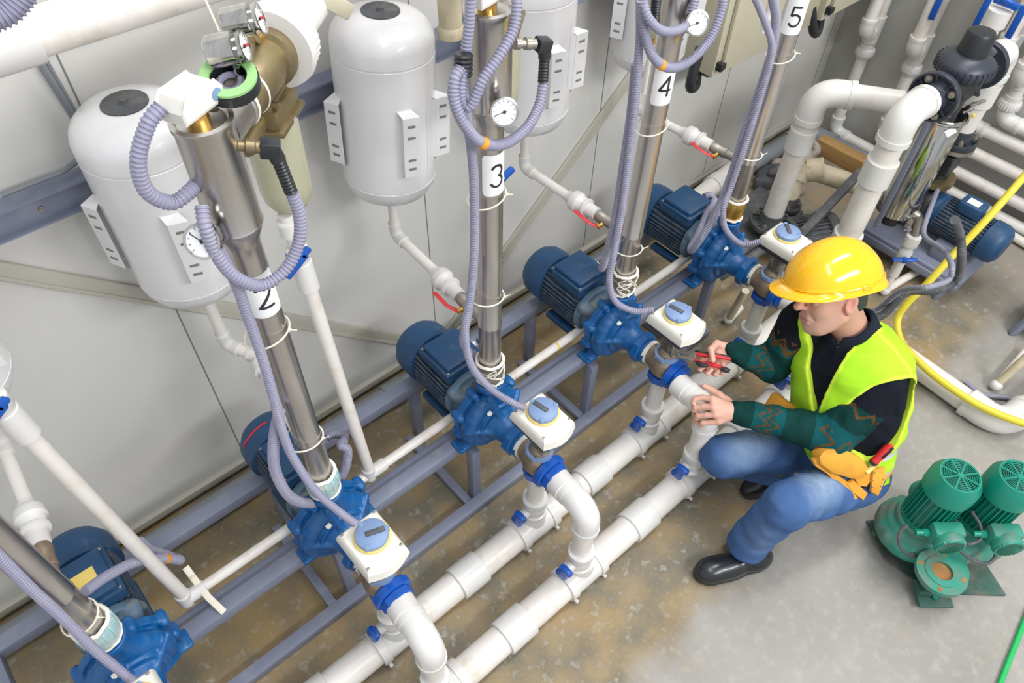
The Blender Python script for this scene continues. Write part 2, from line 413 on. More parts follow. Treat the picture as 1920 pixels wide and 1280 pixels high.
def noise_disp(amp, sc, seed=0, stretch=(1, 1, 1)):
    rnd_ = np.random.RandomState(seed); K = [(nrm(rnd_.randn(3)*np.array(stretch))*sc*rnd_.uniform(.6, 1.7), rnd_.uniform(0, 6.3), rnd_.uniform(.4, 1)) for _ in range(7)]
    def f(P):
        w = sum(a*np.sin((P@k.astype(np.float32))+ph+1.3*np.sin(P[..., i % 3]*sc*.5+ph)) for i, (k, ph, a) in enumerate(K)); return (amp*np.tanh(w*.8)).astype(np.float32)
    return f
def sdf_mb(s, colfn=None):
    V, F = s.mesh(); mb = MB(); mb.v = [tuple(p) for p in V]; mb.f = [tuple(int(i) for i in q) for q in F]; mb.m = [0]*len(mb.f)
    if colfn is not None: mb.col = colfn(V)
    return mb
#@@ROOM
# ================================================================== THE ROOM
YW = 1.82; XR = 4.06
fl = MB(); fl.add([(-2.5, -2.6, 0), (XR, -2.6, 0), (XR, YW+.1, 0), (-2.5, YW+.1, 0)], [(0, 1, 2, 3)]); struct('floor', fl, 'floor')
w = MB(); w.box(((XR-2.5)/2, YW+.05, 1.5), (XR+2.5, .1, 3.0), bev=0)
struct('wall_back', w, 'wall')
jm = MB()
for x in (-1.58, -.65, .285, 1.22, 2.13, 3.05, 3.98): jm.box((x, YW+.0005, 1.5), (.004, .003, 2.9), bev=0)
struct('trim_1', jm, 'joint')
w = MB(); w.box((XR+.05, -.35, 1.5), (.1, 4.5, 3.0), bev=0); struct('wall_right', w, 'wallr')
b = MB(); b.box((.8, YW-.012, .045), (6.4, .024, .035), bev=.002); struct('baseboard_back', b, 'strip')
def brace(x0, z0, x1, z1, n):
    m = MB(); m.beam((x0, YW-.008, z0), (x1, YW-.008, z1), .012, .052, up=(z0-z1, 0, x1-x0)); m.beam((x0, YW-.016, z0-.022), (x1, YW-.016, z1-.022), .006, .010, up=(z0-z1, 0, x1-x0), bev=0)
    struct('trim_%d' % n, m, 'strip')
brace(-.75, 1.975, 1.17, .055, 2)
brace(3.35, 1.84, 1.24, .03, 3)
# grey-blue channel bolted along the wall, carries the tanks
r = thing('wall_rail', 'long grey-blue steel channel fixed along the wall behind the white tanks', 'rail', (.3, YW-.03, 1.38))
m = MB(); m.box((.6, YW-.022, 1.412), (4.4, .04, .075), bev=.003); m.box((.6, YW-.05, 1.448), (4.4, .02, .006), bev=0); m.box((.6, YW-.05, 1.376), (4.4, .02, .006), bev=0); obj('channel', m, 'rail', r)
for x in (-.1, .33, .97): m = MB(); bolt(m, (x+.2, YW-.04, 1.41), (0, -1, 0), .008, .006); obj('bolt', m, 'dullsteel', r)
# grey electrical tube running on the rail at the far left and one rising from it
m = MB(); q, _ = fillet([at((0, 366), 'y', 1.77), at((120, 320), 'y', 1.77), at((147, 300), 'y', 1.79), at((150, 292), 'y', 1.79)], .05); m.tube(q, .007, 8)
o = obj('conduit_tube', m, 'gpipe'); tag(o, 'thin grey conduit tube lying along the wall channel at the far left', 'conduit')
m = MB(); m.tube([at((62, 95), 'y', 1.80), at((142, 225), 'y', 1.80)], .009, 8); m.tube([at((76, 95), 'y', 1.80), at((150, 225), 'y', 1.80)], .005, 8)
o = obj('conduit_tube', m, 'gpipe'); tag(o, 'grey conduit tube climbing the wall behind the leftmost full tank', 'conduit')
# big white pipe near the top of the wall
r = thing('overhead_pipe', 'large white plastic pipe along the top left of the wall', 'pipe', (.2, 1.65, 1.8))
obj('pipe', MB().cyl((-.6, 1.65, 1.852), (1.6, 1.65, 1.852), .046), 'pvc', r)
obj('coupling', MB().cyl((.13, 1.65, 1.852), (.235, 1.65, 1.852), .056, bev=.003), 'pvcfit', r)
m = MB(); conduit(m, ats([(-25, 40, 1.35), (15, 22, 1.35), (45, -12, 1.35), (60, -40, 1.35)]), .02); o = obj('corrugated_hose', m, 'hose'); tag(o, 'grey corrugated hose crossing the top left corner over the white pipe', 'hose')
m = MB(); m.tube([at((383, -5), 'y', 1.5), at((412, 60), 'y', 1.45)], .0025, 6); o = obj('thin_cord', m, 'tie'); tag(o, 'thin cream cord hanging beside the upper gauge', 'cord')
# grey drain pipe along the foot of the wall, turning along the end wall
r = thing('drain_pipe', 'fat grey drain pipe along the foot of the wall and end wall', 'pipe', (1.8, 1.74, 0))
q, cs = fillet([(-1.2, 1.70, .05), (3.86, 1.70, .05), (3.86, .55, .05)], .13)
obj('pipe', MB().tube(q, .047, 20), 'gpipe', r)
for c in cs: e = MB(); elbow_mesh(e, c, .047, over=1.12); obj('elbow', e, 'gpipe', r)
for x in (.86, 2.6): obj('coupling', MB().cyl((x, 1.70, .05), (x+.09, 1.70, .05), .053, bev=.002), 'gpipe', r)
# ================================================================== HEADERS
XS = [-.297, .335, .945, 1.555, 2.17]
MK = ['at the far left', 'marked 2', 'marked 3', 'marked 4', 'marked 5']
UN = ['leftmost', 'second from left', 'middle', 'fourth from left', 'rightmost']
ZH = .056; RH = .052
def header(y, x0, x1, label, xs):
    r = thing('header_pipe', label, 'pipe', ((x0+x1)/2, y, 0), 'white header pipes on the floor')
    obj('pipe', MB().cyl((x0, y, ZH), (x1, y, ZH), RH, seg=32), 'pvc', r)
    for X in xs:
        t = MB(); t.cyl((X-.085, y, ZH), (X+.085, y, ZH), RH*1.1, seg=32, bev=.002)
        for sx in (-1, 1):
            t.lathe((X+sx*.085, y, ZH), (sx, 0, 0), [(-.03, RH*1.1), (-.028, RH*1.2), (.0, RH*1.2), (.002, RH*.9)], 32)
        t.lathe((X, y, ZH), (0, 0, 1), [(0, .045), (.07, .045), (.08, .043)], 24)
        for sx in (-1, 1): t.cyl((X+sx*.07, y-.052, .02), (X+sx*.07, y-.068, .02), .007, seg=8)
        obj('tee', t, 'pvcfit', r)
    for X in [(a+b)/2-.0 for a, b in zip(xs[:-1], xs[1:])]:
        c = MB(); c.cyl((X-.055, y, ZH), (X+.055, y, ZH), RH*1.18, seg=32, bev=.002); obj('coupling', c, 'pvcfit', r)
    return r
header(.884, -.75, 2.62, 'white header pipe on the floor nearer the pumps, behind the other one', XS)
hf = header(.64, -.75, 2.62, 'white header pipe on the floor nearer the open floor and worker', XS)
# pipe on the floor behind the worker, ends in an elbow at the right edge
r = thing('floor_pipe', 'thick white pipe across the floor right of the worker under yellow hose', 'pipe', (2.72, .2, 0))
pipe_run(r, [(2.62, .64, .056), (2.735, .64, .055), (2.695, -.045, .055), (3.05, -.10, .055)], .05, .11, cuffs=[((2.726, .54, .055), (2.722, .44, .055)), ((2.705, .10, .055), (2.7025, .03, .055))])
# blue-handled ball valve and its pipe: one per branch
def branch_valve(X, y, ztop, r=.030, label='', grp=None, cat='valve'):
    t = thing('ball_valve', label, cat, (X, y, ZH+.05), grp)
    b = MB(); b.lathe((X, y, .136), (0, 0, 1), [(0, .034), (.004, .043), (.02, .043), (.024, .036), (.034, .040), (.066, .040), (.076, .036), (.080, .043), (.108, .045), (.113, .044), (.114, .034)], 24)
    b.cyl((X-.02, y, .185), (X-.058, y, .185), .018, seg=16)
    obj('valve_body', b, 'pvcfit', t)
    hd = MB()
    hd.lathe((X-.055, y, .185), (-1, 0, 0), [(0, .013), (.006, .018), (.02, .018), (.024, .014)], 12)
    hd.box((X-.076, y, .185), (.024, .034, .075), bev=.008)
    hd.box((X-.076, y-.014, .215), (.022, .040, .028), bev=.008)
    hd.box((X-.076, y+.012, .158), (.022, .036, .024), bev=.008)
    obj('handle', hd, 'valveblue', t)
    return t
for i, X in enumerate(XS):
    branch_valve(X, .884, 0, label='white ball valve with blue handle on rear header pipe, below %s switch box' % (['the leftmost', 'the second', 'the middle', 'the fourth', 'the rightmost'][i]), grp='ball valves on header pipes')
    branch_valve(X-(.036 if i == 3 else .015), .64, 0, label='white ball valve with blue handle on front header pipe, %s' % (['out at bottom left', 'bottom row left', 'bottom row middle', "beside the worker's knee", "behind the worker's forearm"][i]), grp='ball valves on header pipes')
# ================================================================== MIXING VALVES + SWITCH BOXES
def mixing_valve(i, X):
    t = thing('three_way_valve', 'bronze three-way valve with blue collars between header and pump ' + MK[i], 'valve', (X, .884, .25), 'three-way valves in front of pumps')
    c = (X, .884, .50)
    s = SDF((X-.075, .80, .42), (X+.075, .985, .60), .004)
    s.ell(c, (.056, .055, .057), k=0).cap(c, (X, .955, .50), .043, .039, k=.012).cap(c, (X, .845, .485), .044, .042, k=.012).cap(c, (X, .884, .452), .038, .034, k=.01).cap(c, (X, .884, .552), .032, .036, k=.01)
    obj('valve_body', sdf_mb(s), 'bronze', t, angle=0)
    m = MB(); nut(m, (X, .884, .452), (0, 0, -1), .050, .032, seg=8); m.cyl((X, .884, .426), (X, .884, .416), .037, seg=20)
    obj('lower_collar', m, 'valveblue', t)
    m = MB(); nut(m, (X, .850, .487), (0, -1, -.05), .060, .028, seg=28); nut(m, (X, .822, .486), (0, -1, -.05), .051, .026, seg=8)
    obj('front_collar', m, 'valveblue', t)
    m = MB(); m.pipe((X, .884, .548), (X, .884, .562), .045, .02, seg=24); m.box((X, .884, .553), (.088, .045, .008), bev=.002)
    obj('clamp_ring', m, 'capblue', t)
    m = MB()
    for sy in (-1, 1): m.box((X, .884+sy*.024, .622), (.036, .005, .125), bev=.001)
    for k in range(10):
        m.box((X, .884-.028, .575+k*.010), (.032, .005, .004), bev=.001); m.box((X-.019, .884, .575+k*.010), (.004, .040, .004), bev=.001)
    m.cyl((X, .884, .56), (X, .884, .685), .010, seg=12)
    bolt(m, (X+.028, .87, .557), (0, 0, 1), .008, .008); bolt(m, (X-.028, .868, .557), (0, 0, 1), .007, .007)
    obj('bracket', m, 'dullsteel', t)
    # pipes
    obj('drop_pipe', MB().cyl((X, .884, .417), (X, .884, .235), .030, seg=24), 'pvc', t)
    m = MB(); m.cyl((X, .884, .417), (X, .884, .375), .0315, seg=24); obj('pipe_sleeve', m, 'pvcfit', t)
    return t
def front_elbow(i, X):
    X = X-(.034 if i == 3 else .012)
    t = thing('elbow_pipe', ['white elbow pipe below bottom left edge', 'white elbow pipe at bottom edge, dropping to the front header', 'white elbow pipe in the middle dropping to the front header', "white elbow pipe gripped by the worker's lower hand", 'white elbow pipe hidden behind the worker and helmet'][i], 'pipe', (X, .64, .25), 'white elbows in front of valves')
    P = [(X+.012, .802, .486), (X, .645, .498), (X, .645, .23)]
    q, cs = fillet(P, .06)
    obj('pipe', MB().tube(q, .033, 20), 'pvc', t)
    e = MB(); elbow_mesh(e, cs[0], .037, sock=.8, over=1.15); obj('elbow', e, 'pvcfit', t)
    obj('coupling', MB().cyl((X+.011, .800, .486), (X+.004, .745, .492), .044, seg=24, bev=.003), 'pvcfit', t)
def switch_box(i, X):
    t = thing('switch_box', ['white switch box cut by the bottom edge at left', 'white switch box with pale blue knob, second from left', 'white switch box with pale blue knob, in the middle of the row', "white switch box with pale blue knob, above the pliers", "white switch box with pale blue knob, behind the yellow helmet"][i], 'switch', (X, .884, .64), 'white switch boxes on valves')
    def poly(x0, x1, y0, y1, bulge, n=10):
        p = [(x1, y1), (x0, y1), (x0, y0)]
        p += [(x0+(x1-x0)*k/n, y0-bulge*math.sin(PI*k/n)) for k in range(1, n)] + [(x1, y0)]
        return p
    def loft(mb, levels):
        rings = []
        for z, ins, bl in levels: rings.append([(X+x, y, z) for x, y in poly(-.066+ins, .062-ins, .806+ins, .957-ins, bl)])
        mb.rings(rings)
    m = MB(); loft(m, [(.682, .012, .012), (.686, .006, .015), (.706, .001, .018), (.709, .001, .018)]); obj('base', m, 'blackg', t)
    m = MB(); loft(m, [(.709, .0, .019), (.712, -.001, .02), (.738, .003, .018), (.744, .007, .016), (.748, .011, .013)]); obj('lid', m, 'cream', t, angle=30)
    kx, ky = X+.006, .889
    m = MB(); m.lathe((kx, ky, .747), (0, 0, 1), [(0, .050), (.007, .050), (.009, .044)], 32); obj('seal_ring', m, 'yring', t)
    kang = [1.0, -.35, 1.75, 1.75, .9][i]
    kn = MB(); kn.lathe((kx, ky, .753), (0, 0, 1), [(0, .045), (.014, .044), (.017, .040)], 32)
    for a in (kang, kang+2.1, kang-2.1): kn.lathe((kx+.040*math.cos(a), ky+.040*math.sin(a), .756), (0, 0, 1), [(0, .008), (.014, .008), (.016, .006)], 10)
    obj('knob', kn, 'capblue', t)
    d = A(math.cos(kang), math.sin(kang), 0); n = A(-d[1], d[0], 0)
    sl = MB(); sl.box(A(kx, ky, .771)+d*.010, (.052, .015, .006), (d, n, A(0, 0, 1)), .002); obj('pointer', sl, 'greyd', t)
    for (dx, dy) in ((-.052, .945), (-.052, .822), (.050, .945), (.050, .822)):
        obj('screw', MB().lathe((X+dx, dy, .746), (0, 0, 1), [(0, .005), (.0025, .005), (.003, .003)], 10), 'dullsteel', t)
for i, X in enumerate(XS):
    mixing_valve(i, X); switch_box(i, X)
    front_elbow(i, X)
# ================================================================== PUMP FRAME
r = thing('pump_stand', 'long grey-blue welded steel frame carrying the row of pumps', 'frame', (1, 1.3, 0))
for (y, z, w_, h_, x0, x1) in ((1.092, .020, .045, .04, -.42, 2.20), (1.172, .350, .048, .045, -.62, 2.46), (1.220, .335, .036, .035, -.62, 2.46), (1.500, .330, .05, .045, -.62, 2.46)):
    obj('rail', MB().box(((x0+x1)/2, y, z), (x1-x0, w_, h_)), 'rail', r)
for X in (-.62, 2.44): obj('end_beam', MB().beam((X, 1.15, .33), (X, 1.52, .33), .05, .045), 'rail', r)
obj('end_beam', MB().beam((-.385, 1.16, .336), (-.385, 1.48, .332), .06, .04), 'rail', r)
for X in (-.29, .31, .87, 1.46, 2.17):
    obj('leg', MB().box((X, 1.13, .18), (.036, .036, .31)), 'rail', r)
for X in (.23, .83, 1.43, 2.03):
    obj('cross_bar', MB().beam((X, 1.11, .018), (X, 1.50, .018), .032, .03), 'rail', r)
    obj('leg', MB().box((X+.05, 1.50, .16), (.036, .036, .31)), 'rail', r)
obj('leg', MB().box((-.60, 1.17, .165), (.04, .04, .33)), 'rail', r)
obj('brace', MB().beam((-.385, 1.2, .30), (-.25, 1.1, .02), .035, .03), 'rail', r)
obj('brace', MB().beam((2.10, 1.10, .02), (2.03, 1.19, .02), .04, .03), 'rail', r)
for X in XS:
    for dx in (-.2, .17):
        m = MB(); m.box((X+dx, 1.199, .358), (.07, .008, .003), bev=.0); obj('slot_plate', m, 'rust', r)
# ================================================================== PUMPS
ZA = .494
def build_pump(X):
    t = thing('pump', 'x', 'pump', (X, 1.13, .37), 'blue pumps in a row on the frame')
    s = SDF((X-.15, .98, .355), (X+.15, 1.19, .70), .004)
    c = A(X, 1.127, ZA)
    s.put(f_cyl(c, (0, 1, 0), .100, .022, .012), c-.11, c+.11, 0)
    n = 22
    for k in range(n):
        a0 = -PI/2+2*PI*k/n*.98; a1 = -PI/2+2*PI*(k+1)/n*.98
        R0 = .082+.016*k/n; rr = .022+.010*k/n
        s.cap((X+R0*math.cos(a0), 1.118, ZA+R0*math.sin(a0)), (X+R0*math.cos(a1), 1.118, ZA+R0*math.sin(a1)), rr, k=.008)
    s.cap((X+.03, 1.125, ZA+.05), (X+.002, 1.127, .64), .042, .034, k=.012)
    s.put(f_cyl((X, 1.127, .665), (0, 0, 1), .046, .013, .003), (X-.05, 1.07, .65), (X+.05, 1.18, .68), .006)
    s.put(f_cyl((X, 1.160, ZA), (0, 1, 0), .122, .013, .003), (X-.13, 1.14, ZA-.13), (X+.13, 1.18, ZA+.13), .006)
    for k in range(8):
        a = 2*PI*(k+.5)/8; q = A(X+.121*math.cos(a), 1.150, ZA+.121*math.sin(a))
        s.cap(q, q+A(0, .022, 0), .016, k=.006)
    for k in range(5):
        a = 2*PI*k/5+.5; s.cap((X+.045*math.cos(a), 1.06, ZA+.045*math.sin(a)), (X+.118*math.cos(a), 1.105, ZA+.118*math.sin(a)), .010, k=.005)
    s.cap((X, 1.105, ZA), (X, 1.05, ZA), .078, .050, k=.010); s.put(f_cyl((X, 1.085, ZA), (0, 1, 0), .082, .010, .003), (X-.09, 1.06, ZA-.09), (X+.09, 1.11, ZA+.09), .004)
    s.put(f_cyl((X, 1.03, ZA), (0, 1, 0), .045, .05, .004), (X-.05, .99, ZA-.05), (X+.05, 1.08, ZA+.05), .008)
    for sx in (-1, 1):
        s.cap((X+sx*.05, 1.135, ZA-.05), (X+sx*.095, 1.14, .385), .026, .02, k=.012)
        s.put(f_box((X+sx*.105, 1.150, .379), (.03, .03, .008), r=.003), (X+sx*.105-.04, 1.11, .365), (X+sx*.105+.04, 1.19, .395), .008)
    obj('volute', sdf_mb(s), 'blue', t, angle=0)
    m = MB(); nut(m, (X, 1.005, ZA), (0, -1, 0), .061, .032, seg=8); m.cyl((X, .975, ZA), (X, .950, ZA), .048, seg=20); obj('union_nut', m, 'blue', t)
    m = MB(); m.cyl((X, .958, ZA+.004), (X, .944, ZA+.005), .047, .045, seg=24); obj('gasket', m, 'cream', t)
    for k in range(6):
        a = 2*PI*k/6+.3; m = MB(); bolt(m, (X+.098*math.cos(a), 1.152, ZA+.098*math.sin(a)), (0, -1, 0), .009, .008); obj('bolt', m, 'blue', t)
    m = MB(); nut(m, (X-.035, 1.09, ZA+.068), (-.3, -.5, .8), .010, .012); obj('vent_plug', m, 'cream', t)
    # bearing bracket
    s = SDF((X-.11, 1.17, ZA-.11), (X+.11, 1.27, ZA+.11), .004)
    s.put(f_cyl((X, 1.205, ZA), (0, 1, 0), .072, .035, .01), (X-.08, 1.16, ZA-.08), (X+.08, 1.25, ZA+.08), 0)
    s.put(f_cyl((X, 1.245, ZA), (0, 1, 0), .094, .014, .005), (X-.1, 1.22, ZA-.1), (X+.1, 1.27, ZA+.1), .02)
    for a in (.7, 2.44): s.cap((X+.07*math.cos(a), 1.20, ZA+.07*math.sin(a)), (X+.085*math.cos(a), 1.235, ZA+.085*math.sin(a)), .024, k=.012)
    for a in (1.57, -.3, 3.4): s.cap((X+.07*math.cos(a), 1.200, ZA+.07*math.sin(a)), (X+.1*math.cos(a), 1.200, ZA+.1*math.sin(a)), .016, k=.01, op='s')
    obj('bearing_bracket', sdf_mb(s), 'adapter', t, angle=0)
    # finned motor: square-ish stator with horizontal fins
    def finpoly(n=34, base=.080, fin=.012):
        P = []
        for k in range(n):
            a = 2*PI*k/n; w = 2*PI/n
            sq = 1/max(abs(math.cos(a)), abs(math.sin(a)))**.35
            for da, rr in ((-.5, base), (-.18, base), (-.13, base+fin), (.13, base+fin), (.18, base)):
                P.append(((rr*sq)*math.cos(a+da*w), (rr*sq)*math.sin(a+da*w)))
        return P
    m = MB(); poly = finpoly()
    m.rings([[(X+x*sc, y, ZA+z*sc) for x, z in poly] for y, sc in ((1.262, .9), (1.268, 1), (1.452, 1), (1.456, .93))]); obj('stator', m, 'motord', t, smooth=False)
    m = MB(); m.lathe((X, 1.440, ZA), (0, 1, 0), [(0, .100), (.004, .106), (.055, .106), (.085, .102), (.112, .085), (.118, .060), (.119, .02)], 40); obj('fan_cover', m, 'motor', t)
    # terminal box
    zc = ZA+.115
    m = MB(); m.box((X+.004, 1.335, zc-.014), (.150, .155, .045), bev=.006); m.box((X+.004, 1.335, zc+.0105), (.158, .163, .006), bev=.002); m.box((X+.004, 1.335, zc+.022), (.136, .142, .022), bev=.008); m.box((X+.002, 1.335, zc-.04), (.12, .14, .035), bev=.004)
    tb = obj('terminal_box', m, 'motor', t)
    for sx in (-1, 1):
        for sy in (-1, 1): obj('screw', MB().lathe((X+.004+sx*.068, 1.335+sy*.070, zc+.013), (0, 0, 1), [(0, .005), (.004, .005), (.005, .003)], 8), 'dullsteel', tb)
    m = MB(); nut(m, (X+.079, 1.33, zc-.012), (1, 0, 0), .014, .012); m.cyl((X+.09, 1.33, zc-.012), (X+.10, 1.33, zc-.012), .011, seg=12); obj('cable_gland', m, 'cream', t)
    for sx in (-1, 1):
        m = MB(); m.box((X+sx*.07, 1.33, .385), (.035, .15, .025), bev=.004); obj('motor_foot', m, 'motor', t)
    return t
PL = ['blue pump with motor at far left below the unmarked steel riser', 'blue pump with motor under the steel riser marked 2', 'blue pump with motor under the steel riser marked 3', 'blue pump with motor under the steel riser marked 4', 'blue pump with motor under the steel riser marked 5']
P3 = build_pump(XS[2]); P3['label'] = PL[2]
pumps = {2: P3}
for i in (0, 1, 3, 4): pumps[i] = copy_thing(P3, (XS[i]-XS[2], 0, 0), PL[i])
m = MB(); m.box((XS[0]+.004, 1.325, ZA+.148), (.075, .065, .002), bev=0); m2 = obj('nameplate', m, 'yring', pumps[0])
m = MB(); m.lathe((XS[1], 1.497, ZA), (0, 1, 0), [(0, .1065), (.012, .1065)], 40, caps=(False, False), ax=None); 
m = MB(); m.torus((XS[1], 1.50, ZA), (0, 1, 0), .1065, .003, 8, 6, a0=.55, a1=1.6); obj('red_stripe', m, 'red', pumps[1])
# thin balance pipe running behind the pumps with its two risers
r = thing('balance_pipe', 'thin white pipe running behind the pumps above the frame', 'pipe', (1, 1.24, .4))
obj('pipe', MB().cyl((-.10, 1.238, .418), (2.32, 1.238, .418), .0165), 'pvc', r)
for x in (.52, -.12):
    m = MB(); m.cyl((x-.0, 1.238, .418), (x+.062, 1.238, .418), .022, bev=.002); m.cyl((x, 1.238, .40), (x, 1.238, .455), .022, bev=.002); obj('elbow', m, 'pvcfit', r)
obj('tape', MB().cyl((1.36, 1.238, .418), (1.37, 1.238, .418), .0172), 'yring', r)
m = MB(); m.tube([(-.075, 1.30, .465), (-.072, 1.25, .44), (-.068, 1.20, .42), (-.055, 1.15, .378)], .006, 6, flat=(1.6, .35)); m.box((-.073, 1.268, .447), (.014, .012, .012), bev=.002)
o = obj('cable_tie', m, 'tie'); tag(o, 'wide cream cable tie lashing the thin white pipe to frame at left', 'cable tie')
def purge(x, lean, top, label):
    b = A(x, 1.238, .45); tp = A(x+lean[0], 1.238+lean[1], top)
    t = thing('purge_pipe', label, 'pipe', b, 'slim white pipes rising from the balance pipe')
    d = nrm(tp-b)
    obj('pipe', MB().tube([b, tp], .0185, 18), 'pvc', t)
    obj('coupling', MB().cyl(tp-d*.05, tp+d*.04, .026, seg=20, bev=.002), 'pvcfit', t)
    m = MB(); m.lathe(tp+d*.03, d, [(0, .022), (.015, .022), (.02, .026), (.05, .026), (.055, .017), (.09, .017), (.095, .026), (.13, .026), (.135, .018), (.15, .018)], 18); obj('valve_body', m, 'pvcfit', t)
    h0 = tp+d*.055+A(-.022, -.012, 0)
    m = MB(); m.box(h0+A(.0, -.01, .0), (.075, .012, .026), (nrm(A(.75, 0, .5)), A(0, 1, 0), nrm(A(-.5, 0, .75))), .005); m.cyl(h0, h0+A(.01, .03, 0), .012, seg=12)
    m.box(h0+A(.03, -.01, .022), (.03, .012, .018), (nrm(A(.9, 0, .6)), A(0, 1, 0), nrm(A(-.6, 0, .9))), .004)
    obj('handle', m, 'valveblue', t)
    return t, tp, d
tp2 = at((571, 512), 'y', 1.29); purge(.522, (tp2[0]-.522, tp2[1]-1.238), tp2[2], 'slim white pipe with blue handle rising beside riser marked 2')
tp1 = at((28, 790), 'y', 1.27); purge(-.118, (tp1[0]+.118, tp1[1]-1.238), tp1[2], 'slim white pipe with blue handle at far left edge')
t = thing('purge_pipe', 'short slanting grey-white pipe with elbow behind the worker, near rightmost pump', 'pipe', at((1364, 600), 'z', .03))
p0 = at((1398, 545), 'z', .26); p1 = at((1366, 598), 'z', .035); obj('pipe', MB().cyl(p0, p1, .017), 'oldpvc', t); obj('elbow', MB().ell(p1, .024, seg=16).cyl(p1, p1+A(.09, .01, .012), .022), 'pvcfit', t)
# ================================================================== TEXT
arc = lambda cx, cy, rx, ry, a0, a1, n=18: [(cx+rx*math.cos(math.radians(a0+(a1-a0)*k/n)), cy+ry*math.sin(math.radians(a0+(a1-a0)*k/n))) for k in range(n+1)]
line = lambda p, q, n=8: [(p[0]+(q[0]-p[0])*k/n, p[1]+(q[1]-p[1])*k/n) for k in range(n+1)]
DIGIT = {'2': [arc(0, .014, .015, .016, 170, -20)+line((.012, .004), (-.016, -.030))[1:]+line((-.016, -.030), (.017, -.030))[1:]],
         '3': [arc(0, .014, .014, .015, 160, -75)+arc(-.001, -.015, .016, .016, 78, -160)],
         '4': [line((.008, -.030), (.008, .030))+line((.008, .030), (-.017, -.012))[1:]+line((-.017, -.012), (.018, -.012))[1:]],
         '5': [line((.014, .029), (-.012, .029))+line((-.012, .029), (-.014, .002))[1:]+arc(-.001, -.012, .017, .018, 130, -150)]}
def ribbon(m, c, R, ang, P, w=.0065):
    P = [np.array(p) for p in P]; v = []
    for i in range(len(P)):
        d = P[min(i+1, len(P)-1)]-P[max(i-1, 0)]; d = d/max(1e-9, np.linalg.norm(d)); n = np.array((-d[1], d[0]))*w/2
        v += [wrap(c, R, ang, P[i]+n), wrap(c, R, ang, P[i]), wrap(c, R, ang, P[i]-n)]
    m.add(v, [(3*i, 3*i+1, 3*i+4, 3*i+3) for i in range(len(P)-1)]+[(3*i+1, 3*i+2, 3*i+5, 3*i+4) for i in range(len(P)-1)])
def wrap(c, R, ang, uv):
    a = ang+uv[0]/R; return (c[0]+R*math.cos(a), c[1]+R*math.sin(a), c[2]+uv[1])
def gauge(parent, c, n, r=.026, stem=None, na=2.9, name='pressure_gauge'):
    c = A(*c); n = nrm(n); a, b, _ = frame(n)
    m = MB(); m.lathe(c-n*.012, n, [(0, r*.9), (.003, r), (.018, r), (.021, r*1.06), (.024, r*1.06), (.0245, r*.92), (.021, r*.90)], 32, caps=(True, False))
    if stem is not None: m.tube([c-n*.010, stem], .007, 8)
    g = obj(name, m, 'chrome', parent)
    m = MB(); m.lathe(c+n*.0085, n, [(0, r*.92), (.0005, r*.92)], 32); obj('dial', m, 'dial', g)
    m = MB()
    for k in range(11):
        t = -.8+k*(PI+1.6)/10; d = math.cos(t)*a+math.sin(t)*b; e = np.cross(n, d); m.box(c+n*.0094+d*r*.76, (r*.13, r*.035, .0006), (d, e, n), 0)
    d = math.cos(na)*a+math.sin(na)*b; e = np.cross(n, d); m.box(c+n*.0102+d*r*.28, (r*1.0, r*.045, .0006), (d, e, n), 0); m.cyl(c+n*.0095, c+n*.012, r*.12, seg=10)
    obj('needle', m, 'ink', g); return g
